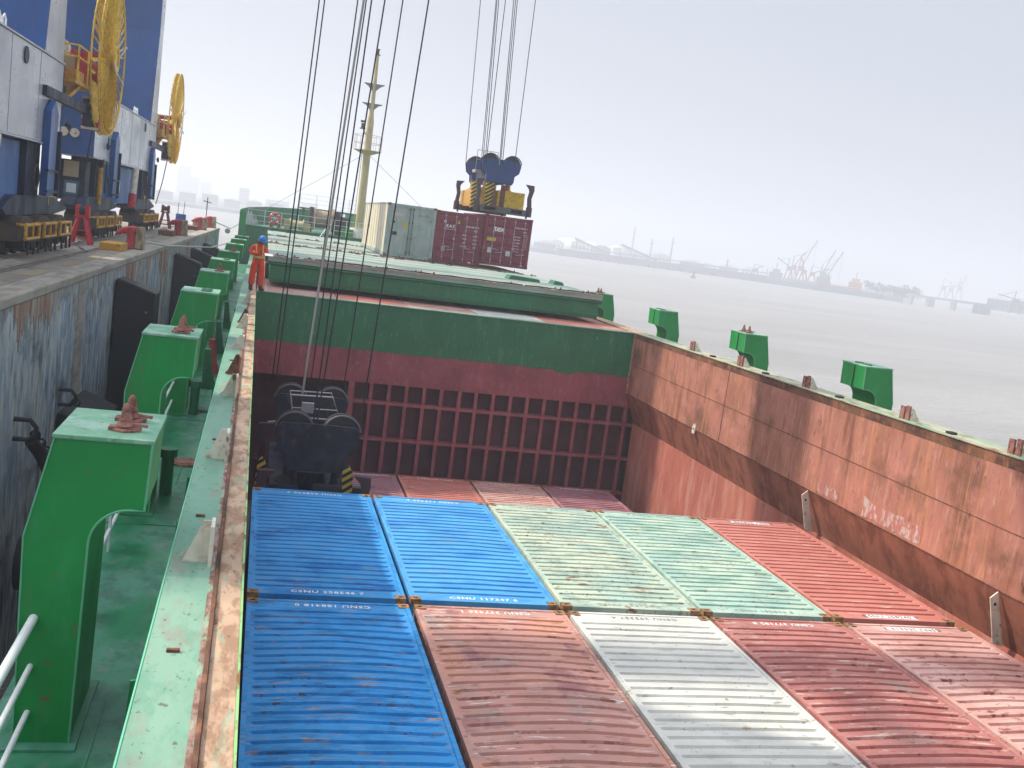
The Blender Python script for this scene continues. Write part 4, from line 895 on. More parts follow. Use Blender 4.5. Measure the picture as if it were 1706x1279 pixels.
    if not shade:
        g = MB(); g.box(cx - .35, cx - .12, y0 + .3, y0 + .6, zs + .2, zs + 1.5); g.box(cx - .1, cx + .3, y0 + .4, y0 + .8, zs + .35, zs + 1.2); g.build('hydraulic_cabinet', mat('salmon_dusty_panel', '#b07a5c', .7), r)
        g = MB(); g.box(cx + .1, cx + .34, y0 - .12, y0 + .0, zs + .3, zs + 1.5); g.build('front_guide_post', M['rust'], r)
        g = MB(); g.tube([(cx - .9, y0 + .4, zs + 1.5), (cx - .3, y0 + .3, zs + 1.3), (cx + .1, y0 + .3, zs + 1.6)], .025, 6); g.tube([(cx - .75, y0 + .35, zs + .1), (cx - .75, y0 + .35, zs + 1.8)], .02, 6); g.build('hose', M['grey_rope'], r)
    for (a, b, rad, mm) in ropes:
        g = MB(); g.tube([a, b], rad, 7); g.build('hoist_rope', mm, r)
    return r
def striped():
    if 'hazard_stripes' in MATS: return MATS['hazard_stripes']
    m = bpy.data.materials.new('hazard_stripes'); m.use_nodes = True; MATS['hazard_stripes'] = m; nt = m.node_tree
    tc = nt.nodes.new('ShaderNodeTexCoord'); mp = nt.nodes.new('ShaderNodeMapping'); mp.inputs['Rotation'].default_value = (0, R(35), 0)
    w = nt.nodes.new('ShaderNodeTexWave'); w.bands_direction = 'Z'; w.inputs['Scale'].default_value = 1.9
    cr = nt.nodes.new('ShaderNodeValToRGB'); cr.color_ramp.interpolation = 'CONSTANT'; cr.color_ramp.elements[0].color = lin('#1a1813'); cr.color_ramp.elements[1].color = lin('#c0a63a'); cr.color_ramp.elements[1].position = .48
    nt.links.new(tc.outputs['Object'], mp.inputs[0]); nt.links.new(mp.outputs[0], w.inputs[0]); nt.links.new(w.outputs['Fac'], cr.inputs[0])
    nt.links.new(cr.outputs[0], nt.nodes['Principled BSDF'].inputs['Base Color']); return m
TZ = 33.0
def rope_line(xt, zt, xb, zb, zend, y, yt=None, ztop=TZ):
    k = (xt - xb) / (zt - zb); return (xb + k * (ztop - zb), y if yt is None else yt, ztop), (xb + k * (zend - zb), y, zend)
rp = []
# hold spreader: (x, z) at two heights, continued down to the sheaves and up to the trolley
for xt, zt, xb, zb, y, zend in ((.55, 10.97, .39, 4.04, 14.3, .9), (.68, 10.99, .50, 4.05, 14.3, .9), (1.49, 11.13, 1.27, 4.14, 14.2, .9), (1.70, 11.17, 1.43, 4.18, 14.2, .9),
                             (1.83, 11.19, 1.62, 4.2, 10.4, .4), (2.16, 11.25, 1.80, 4.21, 10.4, .4), (2.61, 11.33, 2.32, 4.27, 14.2, .9), (3.26, 11.45, 2.93, 4.34, 10.3, .4)):
    f = (y + 15.37) / (12 + 15.37); q = lambda x, z: (-.228 + (x + .228) * f, 5.826 + (z - 5.826) * f)
    (xt, zt), (xb, zb) = q(xt, zt), q(xb, zb)
    rp.append(rope_line(xt, zt, xb, zb, zend, y) + (.019, M['rope']))
rp.append(rope_line(1.59, 11.15, 1.10, 1.2, 1.15, 11.2) + (.030, M['grey_rope']))
rp2 = []
for xt, zt, xb, zb, y, zend in ((9.16, 17.3, 9.42, 9.6, 41.8, 9.3), (9.95, 17.45, 10.22, 9.6, 41.8, 9.3), (10.0, 17.4, 10.3, 9.6, 41.8, 9.3), (10.09, 17.4, 10.42, 9.6, 37.1, 9.3), (10.43, 17.48, 10.48, 9.6, 37.1, 9.3),
                             (10.85, 17.55, 11.18, 9.73, 37.1, 9.3), (10.95, 17.57, 11.24, 9.7, 37.1, 9.3), (11.04, 17.58, 11.34, 9.75, 37.1, 9.3), (11.97, 17.75, 12.0, 9.49, 37.1, 9.3)):
    # at y = 38 in the picture; carry to each rope's own distance
    f = (y + 15.37) / (38 + 15.37)
    q = lambda x, z: (-.228 + (x + .228) * f, 5.826 + (z - 5.826) * f)
    (xt, zt), (xb, zb) = q(xt, zt), q(xb, zb)
    rp2.append(rope_line(xt, zt, xb, zb, zend, y) + (.020, M['rope']))
rp2[5] = rp2[5][:2] + (.028, M['grey_rope'])
spreader(1.52, 9.95, .88, 'shade-darkened blue crane spreader lowered into the shaded corner of the hold', True, rp)
spreader(11.22, 37.5, 9.84, 'blue and yellow crane spreader gripping the hanging maroon container', False, rp2, ex=.03, ends=(-1.5, 4.2))

# ------------------------------------------------------------------ quay cranes
def crane():
    r = thing('quay_crane', 'blue and grey ship-to-shore crane with a yellow cable reel, nearest the camera', 'crane', Q(0, .9, QZ), QR, 'quay cranes along the ship')
    o = Vector((0, 0, 0)); B = lambda g, n, m, **k: g.build(n, m, k.pop('parent', r), local=True, **k)
    z = lambda a: a - QZ
    # sill beam
    g = MB(); g.box(-3.62, -2.2, 0, 18.5, z(6.7), z(9.15)); sb = B(g, 'sill_beam', M['cgrey'], bevel=.03)
    for ye in (-.03, 18.5): g = MB(); g.box(-3.64, -2.19, ye, ye + .03, z(6.68), z(9.17)); B(g, 'beam_end_plate', M['cblue'], parent=sb)
    g = MB(); g.box(-3.66, -2.16, 0, 18.5, z(9.15), z(9.19)); g.box(-3.66, -2.16, 0, 18.5, z(6.66), z(6.70)); B(g, 'beam_flange', M['cgrey'], parent=sb)
    for y in (3.1, 6.2, 9.3, 12.4, 15.5): g = MB(); g.box(-2.199, -2.192, y, y + .012, z(6.75), z(9.12)); B(g, 'panel_seam', mat('grey_weld_seam', '#8d939c', .5), parent=sb)
    # tall legs
    def leg(x0, x1, ya, yb, zt, xt0, xt1, yt0, yt1, side):
        g = MB(); b = z(9.19)
        vs = [(x0, ya, b), (x1, ya, b), (x1, yb, b), (x0, yb, b), (xt0, yt0, z(14)), (x1, yt0, z(14)), (x1, yt1, z(14)), (xt0, yt1, z(14)), (xt1, yt0, z(zt)), (x1, yt0, z(zt)), (x1, yt1, z(zt)), (xt1, yt1, z(zt))]
        fs = []
        mi = []
        for o_ in (0, 4):
            for a, c in ((0, 1), (1, 2), (2, 3), (3, 0)): fs.append((o_ + a, o_ + c, o_ + c + 4, o_ + a + 4))
        g.add(vs, fs + [(0, 3, 2, 1), (8, 9, 10, 11)])
        l = B(g, 'leg', M['cblue'], bevel=.02)
        g = MB(); g.add([(x1 + .006, ya + .03, b), (x1 + .006, yb - .03, b), (x1 + .006, yt1 - .03, z(14)), (x1 + .006, yt0 + .03, z(14)), (x1 + .006, yt1 - .03, z(zt)), (x1 + .006, yt0 + .03, z(zt))], [(0, 1, 2, 3), (3, 2, 4, 5)])
        B(g, 'leg_side_plate', M['cgrey'], parent=l)
    leg(-4.1, -2.25, .2, 2.4, 36, -4.6, -5.6, .4, 1.7, 1); leg(-4.2, -2.25, 16.1, 18.6, 36, -4.7, -5.6, 17.0, 18.5, 1)
    g = MB(); g.box(-24.6, -23, 0, 18.5, z(6.7), z(8.8)); B(g, 'land_side_beam', M['cblue'])
    for y in (.3, 16.8): g = MB(); g.box(-24.6, -23, y, y + 1.4, z(8.8), z(36)); B(g, 'land_side_leg', M['cblue'])
    for y in (.4, 17.0): g = MB(); g.box(-23, -4.4, y, y + 1.2, z(17), z(18.6)); B(g, 'portal_beam', M['cblue'])
    g = MB(); g.box(-5.4, -2.5, 1.5, 17.2, z(33.0), z(34.6)); B(g, 'upper_cross_beam', M['cblue'])
    for y in (7.2, 10.9): g = MB(); g.box(-36, 31, y, y + .75, z(34.7), z(36.2)); B(g, 'boom_girder', M['cblue'])
    for x in range(-30, 30, 7): g = MB(); g.box(x, x + .4, 7.95, 10.9, z(35.0), z(35.5)); B(g, 'boom_tie', M['cblue'])
    g = MB(); g.box(-34, -24, 6.4, 12.4, z(36.3), z(41)); B(g, 'machinery_house', M['cgrey'])
    g = MB(); g.box(-1.5, 4.6, 7.7, 11.2, z(34.0), z(34.6)); B(g, 'trolley', M['cnavy'])
    g = MB(); g.box(4.8, 6.8, 8.0, 10.8, z(31.2), z(33.8)); B(g, 'operator_cab', M['cgrey'])
    # under the beam
    for y in (.9, 14.4):
        g = MB(); g.prism([(y - 1.2, z(4.62)), (y + 4.6, z(4.62)), (y + 6.4, z(4.74)), (y + 6.4, z(4.84)), (y + 4.3, z(5.16)), (y - .6, z(5.16)), (y - 1.6, z(4.8))], -3.2, -2.3, 'x'); B(g, 'equaliser_beam', M['cnavy'], bevel=.02)
        g = MB(); g.box(-3.3, -2.35, y + .8, y + 2.4, z(5.16), z(6.66)); B(g, 'pivot_column', M['cnavy'])
        for q in range(3):
            yy = y - 1.0 + q * 2.15
            g = MB(); g.prism([(yy, z(3.95)), (yy + 1.85, z(3.95)), (yy + 1.75, z(4.45)), (yy + 1.3, z(4.62)), (yy + .5, z(4.62)), (yy + .1, z(4.45))], -3.1, -2.05, 'x'); t = B(g, 'wheel_truck', M['bogie'], bevel=.015)
            for w in (.45, 1.4):
                g = MB(); g.cyl((-2.62, yy + w, z(3.86)), .31, .24, 'x', 20); g.cyl((-2.4, yy + w, z(3.86)), .12, .44, 'x', 12); B(g, 'wheel', M['dark'], parent=t)
            g = MB(); x = -1.86
            for zz in (4.05, 4.42): g.tube([(x, yy + .05, z(zz)), (x, yy + 1.65, z(zz))], .045, 8)
            for p in (.1, .85, 1.6): g.tube([(x, yy + p, z(4.05)), (x, yy + p, z(4.42))], .045, 8); g.tube([(x, yy + p, z(4.42)), (-2.1, yy + p, z(4.42))], .04, 6)
            B(g, 'yellow_guard', M['oyellow'], parent=t)
            g = MB()
            for p in (.3, .95, 1.5): g.tube([(x + .03, yy + p, z(3.62)), (x + .03, yy + p, z(4.0))], .035, 6)
            g.box(x - .0, x + .04, yy + .25, yy + 1.55, z(3.98), z(4.03)); B(g, 'brake_unit', M['dark'], parent=t)
    for x, y in ((-2.4, 18.1), (-2.25, 2.1), (-3.5, .2), (-3.5, 18.2)):
        g = MB(); g.tube([(x, y, z(4.9)), (x, y, z(6.35))], .11, 12); t = B(g, 'tie_down_rod', M['oyellow'], smooth=True)
        g = MB(); g.box(x - .12, x + .12, y - .1, y + .1, z(6.42), z(6.7)); g.ring((x, y, z(6.4)), .09, .03, 'x', 14, 6); B(g, 'shackle', M['dark'], parent=t)
    for y in (3.7, 16.2):
        g = MB(); g.prism([(y, z(5.2)), (y + .95, z(5.2)), (y + .95, z(7.55)), (y + .5, z(7.95)), (y, z(7.6))], -2.19, -1.98, 'x'); B(g, 'jacking_plate', M['cblue'], bevel=.01)
        g = MB(); g.box(-2.19, -1.9, y + 1.1, y + 1.2, z(5.2), z(7.1)); g.box(-2.0, -1.9, y - .3, y + 1.2, z(5.9), z(5.96)); g.box(-2.0, -1.9, y - .3, y + 1.2, z(5.3), z(5.36)); B(g, 'ladder_frame', M['cnavy'])
    g = MB(); g.box(-3.4, -2.5, 8.6, 15.1, z(4.9), z(6.62)); B(g, 'drive_cabinet', M['clight'], bevel=.03)
    g = MB(); g.box(-3.5, -2.5, .4, 1.3, z(4.95), z(6.5)); cb = B(g, 'cable_cabinet', M['cnavy'])
    g = MB(); g.box(-3.3, -2.75, .37, .40, z(5.85), z(6.45)); B(g, 'tan_panel', mat('dusty_tan_panel', '#9c8f78', .7), parent=cb)
    g = MB(); g.box(-3.25, -2.7, .36, .40, z(5.15), z(5.7)); B(g, 'window_frame', mat('teal_frame', '#2f6474', .5), parent=cb)
    g = MB(); g.box(-3.15, -2.8, .35, .36, z(5.25), z(5.6)); B(g, 'window_pane', mat('pale_window', '#c4ccd0', .2), parent=cb)
    g = MB(); g.tube([(-2.1, 10.3, z(4.9)), (-2.1, 10.9, z(6.6))], .16, 12); t = B(g, 'shock_absorber', M['white_old'], smooth=True)
    g = MB(); g.tube([(-2.1, 10.26, z(4.8)), (-2.1, 10.46, z(5.4))], .18, 12); B(g, 'red_sleeve', M['cred'], parent=t)
    for y in (2.9, 6.0, 15.4):
        g = MB(); g.ring((-2.12, y, z(5.7)), .33, .035, 'x', 20, 6); g.tube([(-2.12, y - .2, z(5.8)), (-2.12, y - .2, z(6.6))], .03, 6); B(g, 'hanging_hose', M['white'] if y == 6.0 else M['dark'])
    for y in (2.6,): g = MB(); g.ring((-2.1, y, z(7.3)), .16, .05, 'x', 14, 8, a0=math.pi * .9, a1=math.pi * 2.0); g.bar((-2.1, y, z(7.6)), (-2.1, y, z(7.2)), .05); B(g, 'lifting_hook', M['cnavy'])
    g = MB(); g.cyl((-2.9, -.12, z(7.5)), .17, .1, 'y', 16); g.cyl((-3.3, -.12, z(7.5)), .17, .1, 'y', 16); B(g, 'floodlight', M['white_old'])
    g = MB(); g.cyl((-2.19, 13.8, z(8.8)), .22, .03, 'x', 18); B(g, 'name_disc', M['cnavy'])
    for y in (11.6, 12.1, 12.6): g = MB(); g.tube([(-2.5, y, z(9.19)), (-2.5, y, z(9.5)), (-2.5, y + .15, z(9.6)), (-2.5, y + .3, z(9.5)), (-2.5, y + .3, z(9.19))], .025, 6); B(g, 'beam_eye', M['white'])
    g = MB(); g.tube([(-2.25, 18.7, z(6.6)), (-2.25, 18.7, z(9.1))], .04, 6); g.tube([(-2.1, 18.9, z(7.4)), (-2.1, 19.2, z(7.5)), (-2.1, 19.3, z(7.3))], .06, 6); B(g, 'conduit', M['dark'])
    # reel platform and reel
    CY, CZ, CX = 23.3, z(10.05), -1.75
    g = MB(); g.box(-2.9, -1.95, 19.0, 22.2, z(8.72), z(8.84)); g.prism([(19.4, z(8.84)), (22.0, z(8.84)), (22.1, z(9.15)), (19.3, z(9.15))], -2.85, -2.0, 'x'); pl = B(g, 'reel_platform', M['oyellow'])
    g = MB()
    for zz in (9.5, 9.85): g.tube([(-2.9, 19.0, z(zz)), (-2.9, 22.2, z(zz))], .03, 6); g.tube([(-2.9, 19.0, z(zz)), (-1.9, 19.0, z(zz))], .03, 6); g.tube([(-1.9, 19.0, z(zz)), (-1.9, 20.6, z(zz))], .03, 6)
    for x, y in ((-2.9, 19), (-1.9, 19), (-2.4, 19), (-1.9, 20.6), (-2.9, 20.6), (-2.9, 22.2)): g.tube([(x, y, z(8.8)), (x, y, z(9.85))], .03, 6)
    B(g, 'platform_rail', M['yellow'], parent=pl)
    g = MB(); g.box(-2.8, -2.3, 20.2, 21.6, z(8.9), z(9.7)); B(g, 'gearbox', mat('dusty_beige_housing', '#8c8270', .7), parent=pl)
    g = MB(); g.box(-2.3, -1.95, 20.6, 22.4, z(8.9), z(9.7)); g.cyl((-2.4, 21.4, z(9.3)), .32, .7, 'x', 16); B(g, 'reel_motor', M['cred'], parent=pl)
    g = MB(); g.cyl((-2.6, 19.6, z(9.8)), .28, .35, 'y', 16); g.box(-2.75, -2.45, 19.3, 19.6, z(9.2), z(9.7)); B(g, 'fan_housing', M['white_old'], parent=pl)
    g = MB(); g.bar((-2.6, 18.4, z(7.6)), (-2.4, 21.5, z(8.75)), .16); g.bar((-2.3, 18.4, z(7.9)), (-2.1, 20.4, z(8.75)), .12); B(g, 'platform_strut', M['oyellow'], parent=pl)
    g = MB(); g.box(-2.9, CX - .1, CY - .12, CY + .12, CZ - .12, CZ + .12); g.box(-2.9, -2.6, 21.8, CY + .1, z(8.84), CZ); hb = B(g, 'reel_bearing', M['cred'])
    g = MB(); RR = 2.62
    for dx in (-.10, .14): g.ring((CX + dx, CY, CZ), RR, .03, 'x', 64, 7)
    g.ring((CX + .16, CY, CZ), RR - .22, .02, 'x', 64, 6)
    g.ring((CX + .25, CY, CZ), .42, .06, 'x', 24, 7); g.cyl((CX - .25, CY, CZ), .34, .5, 'x', 24); rl = B(g, 'cable_reel', M['yellow'])
    n = 42
    for k in range(n):
        a = 2 * math.pi * k / n; g = MB(); c, s_ = math.cos(a), math.sin(a)
        for dx, tw in ((-.08, .07), (.13, -.02)):
            p0 = Vector((CX + dx * .6, CY + c * .36, CZ + s_ * .36)); p1 = Vector((CX + dx, CY + c * RR, CZ + s_ * RR))
            wd = .062 if dx < 0 else .018; tdir = Vector((tw * 1.2, -s_ * wd, c * wd)); q = Vector((.012, 0, 0))
            g.add([p0 - tdir * .3, p0 + tdir * .3, p1 + tdir, p1 - tdir, p0 - tdir * .3 + q, p0 + tdir * .3 + q, p1 + tdir + q, p1 - tdir + q], [(0, 1, 2, 3), (7, 6, 5, 4), (0, 1, 5, 4), (1, 2, 6, 5), (2, 3, 7, 6), (3, 0, 4, 7)])
        B(g, 'reel_spoke', M['yellow'], parent=rl)
    for a in (.3, 1.9, 3.5, 5.1):
        g = MB(); g.tube([(CX + .3, CY + .5 * math.cos(a), CZ + .5 * math.sin(a)), (CX + .45, CY + 1.0 * math.cos(a + .3), CZ + 1.0 * math.sin(a + .3))], .03, 6)
        B(g, 'hub_bracket', M['white_old'], parent=rl)
    # cable guide arm
    g = MB(); g.box(-2.3, -2.08, 15.9, 22.6, z(8.0), z(8.28)); g.box(-2.22, -1.9, 22.0, 22.5, z(7.6), z(8.5)); ar = B(g, 'guide_arm', M['cnavy'])
    g = MB(); g.box(-2.0, -1.75, 22.3, 22.7, z(7.5), z(8.6)); g.box(-2.3, -2.12, 22.3, 22.7, z(7.5), z(8.6)); B(g, 'guide_roller_box', M['cred'], parent=ar)
    g = MB()
    for zz in (7.55, 7.9, 8.2, 8.55): g.cyl((-2.3, 22.25, z(zz)), .05, .55, 'x', 10)
    B(g, 'guide_roller', M['white_old'], parent=ar)
    g = MB(); g.tube([(-1.95, CY - 1.2, z(8.2)), (-1.97, 22.6, z(7.6)), (-2.2, 23.0, z(6.2)), (-2.5, 23.3, z(4.9))], .028, 7); B(g, 'power_cable', M['rope'])
    g = MB(); g.tube([(-2.4, 18.6, z(6.3)), (-2.35, 19.6, z(8.6))], .05, 6); g.tube([(-2.3, 18.6, z(8.6)), (-2.6, 19.4, z(8.0))], .05, 6); B(g, 'platform_stay', M['bogie'])
    return r
cr1 = crane()
cr2 = copy_tree(cr1); cr2.location = Q(-.40, 27.6); cr2['label'] = 'blue and grey ship-to-shore crane with a yellow cable reel, the farther one'

# ------------------------------------------------------------------ things on the quay
def anchor_stand(lx, ly, label, s=1.0):
    r = qthing('cable_stand', label, 'stand', lx, ly, group='red cable stands')
    g = MB()
    for sx, sy in ((-.34, -.28), (.34, -.28), (-.34, .28), (.34, .28)): g.bar((sx, sy, 0), (sx * .35, sy * .5, .95), .10)
    g.bar((-.27, -.24, .25), (.27, -.24, .25), .06); g.bar((-.24, -.2, .5), (.24, -.2, .5), .06)
    b = g.build('stand_legs', M['cred'], r, local=True)
    g = MB(); g.box(-.26, .26, -.2, .2, .95, 1.02); g.box(-.24, -.1, -.12, .12, 1.02, 1.4); g.box(.1, .24, -.12, .12, 1.02, 1.4); g.build('roller_head', M['cred'], r, local=True)
    g = MB(); g.cyl((-.1, 0, 1.2), .14, .2, 'x', 16); g.build('roller', M['dark'], r, local=True)
    g = MB(); g.tube([(0, -.3, .1), (.15, -1.4, .03), (.5, -2.8, .03), (1.0, -4.4, .03)], .03, 6); g.build('ground_cable', M['dark'], r, local=True)
    return r
anchor_stand(-2.35, 24.9, 'red steel cable stand on the quay between the two cranes')
far_stand = anchor_stand(-2.4, 51.8, 'far dark red cable stand beside the second yellow reel')
for ch in far_stand.children:
    if ch.name.startswith(('stand_legs', 'roller_head')): ch.data.materials[0] = mat('dark_red_stand_paint', '#6a2a30', .6)
def bollard(lx, ly, label, s=1.0, col='bollard_red', base='oyellow', blk=True):
    r = qthing('bollard', label, 'bollard', lx, ly, group='mooring bollards on the quay edge')
    g = MB(); g.tube([(-.05, 0, 0), (-.05, 0, .12), (-.07, 0, .5), (-.1, 0, .78)], [.26 * s, .2 * s, .17 * s, .2 * s], 16)
    g.tube([(-.62 * s, 0, .52), (-.35 * s, 0, .66), (-.05, 0, .70), (.12, 0, .68)], [.05, .13 * s, .17 * s, .16 * s], 12); g.build('bollard_horn', M[col], r, local=True, smooth=True)
    g = MB(); g.prism([(.08, 0), (.40 * s, 0), (.36 * s, .86), (.10, .84)], -.2, .2); g.build('bollard_block', M['bollard_tan'], r, local=True, bevel=.03)
    g = MB(); g.box(-.3, .35, -.32, .32, .0, .06); g.build('base_plate', M['rust'], r, local=True)
    if blk:
        q = qthing('timber_block', {'oyellow': 'worn orange-yellow block at the foot of the nearest bollard', 'rust': 'rusty brown block at the foot of the ' + ('second' if ly < 50 else 'third') + ' bollard'}[base], 'block', lx - .42 * s, ly - 1.7 * s, QZ, 'kerb blocks at the bollards')
        g = MB(); g.box(-.35, .35, -.8, .9, 0, .26); g.build('block', M[base], q, local=True, bevel=.02)
bollard(-.62, 25.4, 'nearest bollard, red horn with a dirty cream block')
bollard(-.72, 43.5, 'second bollard, faded red and brown', 1.05, 'bollard_red', 'rust')
bollard(-.66, 57.0, 'third bollard, pink red with a cream block', 1.0, 'bollard_red', 'rust')
bollard(-.55, 64.5, 'farthest bollard, at the end of the quay', 1.0, blk=False)
r = qthing('blue_bin', 'blue steel cabinet with two upright rods on the far quay', 'cabinet', -1.45, 51.5)
g = MB(); g.prism([(-.3, 0), (.3, 0), (.28, 1.0), (-.28, 1.0)], -.25, .25); g.build('cabinet_body', M['clight'], r, local=True, bevel=.02)
g = MB(); g.bar((-.2, 0, 1.0), (-.18, 0, 1.7), .03); g.bar((.14, 0, 1.0), (.16, 0, 1.75), .03); g.build('upright_rod', M['dark'], r, local=True)
g = MB(); g.cyl((.4, -.2, 0), .1, .3, n=12); g.build('side_drum', M['dark'], r, local=True)
r = qthing('light_mast', 'thin pole with a crossbar and white lantern at the quay end', 'pole', -.95, 65.0)
g = MB(); g.tube([(0, 0, 0), (.02, 0, 2.2)], .03, 8); g.bar((-.27, 0, 1.9), (.3, 0, 1.8), .06); g.build('pole', M['dark'], r, local=True)
g = MB(); g.cyl((-.03, 0, 1.3), .13, .32, n=12, r2=.1); g.build('lantern', M['white'], r, local=True, smooth=True)
r = qthing('small_box', 'small grey box on the quay near the third bollard', 'box', -1.15, 60.5)
g = MB(); g.box(-.3, .3, -.3, .3, 0, .4); g.build('box_body', M['bollard_tan'], r, local=True, bevel=.02); g = MB(); g.box(-.32, .32, -.32, .32, .4, .45); g.build('box_lid', M['rust'], r, local=True)
def fender(ly, ztop, label, h=5.0, l=1.35, d=1.15):
    r = qthing('quay_fender', label, 'fender', .01, ly, ztop - h, 'black fenders on the quay wall')
    g = MB(); g.prism([(0, 0), (d * .9, 0), (d, .4), (d, h - .35), (.06, h), (0, h)], 0, l); g.build('fender_body', M['rubber'], r, local=True, bevel=.03)
    g = MB(); g.bar((.06, -.01, h + .02), (d, -.01, h - .34), .05); g.bar((.06, .12, h + .03), (d, .12, h - .33), .03); g.build('fender_edge', M['bogie'], r, local=True)
    g = MB()
    for zz in (.8, 1.9, 3.0, 4.1): g.cyl((d - .22, -.03, zz), .04, .03, 'y', 8)
    g.build('fender_bolt', M['rust_pink'], r, local=True)
fender(17.55, 3.0, 'tall black fender on the quay wall, below the first bollard')
fender(34.5, 3.0, 'black fender on the quay wall, below the second bollard')
fender(51.0, 2.9, 'farthest black fender near the quay end', l=1.6)
fender(10.2, .35, 'low black fender beside the nearest green posts, its chain going up the wall', l=3.2, d=.9)
fender(43.0, 2.9, 'black fender on the quay wall, third along')
def shackle(ly, zz, chain, label, s=1.0, low=False):
    r = qthing('wall_shackle', label, 'shackle', 0, ly, zz, 'iron shackles on the quay wall')
    g = MB(); g.tube([(-.02, 0, .18 * s), (.25 * s, 0, .18 * s), (.36 * s, 0, .05), (.36 * s, 0, -.08), (.25 * s, 0, -.18 * s), (-.02, 0, -.18 * s)], .045 * s, 8); g.build('shackle_bow', M['dark'], r, local=True, smooth=True)
    if chain:
        g = MB()
        for k in range(chain):
            t = k / max(1, chain - 1); p = Vector((.36 + .25 * t, .12 + .9 * t * s, -.12 - .85 * t))
            g.ring(p, .085, .024, 'x' if k % 2 else 'y', 12, 6)
        g.build('chain', M['dark'], r, local=True)
    return r
shackle(6.2, .82, 9, 'iron shackle with a hanging chain low on the quay wall, lower left', 1.1)
shackle(10.4, .70, 2, 'iron shackle above the low black fender', 1.0)
shackle(20.6, .95, 3, 'iron shackle beside the tall black fender', 1.3)
shackle(37.6, 1.5, 2, 'iron shackle beyond the second tall fender', 1.3)
r = qthing('rubber_arm', 'heavy dark rubber arm hanging from the shackle at the lower left', 'fender arm', .3, 6.2, .30)
g = MB(); g.tube([(0, 0, .3), (.18, .2, .0), (.5, .6, -.9), (.75, 1.0, -1.5)], [.12, .14, .15, .13], 10); g.build('arm', M['rubber'], r, local=True, smooth=True)
g = MB(); g.cyl((.0, -.3, -2.1), .55, .4, 'x', 24); g.cyl((.4, -.3, -2.1), .2, .06, 'x', 12); g.build('rubber_roller', M['rubber'], r, local=True, smooth=True)
g = MB(); g.tube([Q(-.5, 25.4, QZ + .35), Q(.2, 29, QZ + .1), (-3.0, 45, 3.0), (-2.4, 54, 3.0), (-1.9, 61, 3.6)], .035, 8)
tag(g.build('mooring_rope', M['moor']), 'pale mooring rope running from the first bollard to the bow', 'rope')
g = MB(); g.tube([Q(-.3, 64.5, QZ + .5), (-2.7, 66, 3.6), (-1.6, 67, 4.4)], .035, 8); g.cyl((-2.9, 65.6, 3.4), .2, .04, 'y', 14)
tag(g.build('bow_rope', M['moor']), 'short mooring rope with a rat guard from the farthest bollard to the bow', 'rope')

# ------------------------------------------------------------------ the worker
def skin_mesh(name, verts, edges, m, parent, sub=2):
    me = bpy.data.meshes.new(name); me.from_pydata([v[:3] for v in verts], edges, []); o = bpy.data.objects.new(name, me); COL.objects.link(o)
    sk = o.modifiers.new('skin', 'SKIN'); sk.use_smooth_shade = True; sk.branch_smoothing = .4
    for i, v in enumerate(verts):
        rr = v[3] if isinstance(v[3], tuple) else (v[3], v[3]); o.data.skin_vertices[0].data[i].radius = rr
    o.data.skin_vertices[0].data[0].use_root = True
    ss = o.modifiers.new('subd', 'SUBSURF'); ss.levels = sub; ss.render_levels = sub
    dg = bpy.context.evaluated_depsgraph_get(); m2 = bpy.data.meshes.new_from_object(o.evaluated_get(dg)); m2.name = name
    bpy.data.objects.remove(o)
    mm = m if isinstance(m, list) else [m]
    m2.materials.clear(); [m2.materials.append(q) for q in mm]; m2.polygons.foreach_set('use_smooth', [True] * len(m2.polygons))
    o = bpy.data.objects.new(name, m2); COL.objects.link(o); o.parent = parent; return o
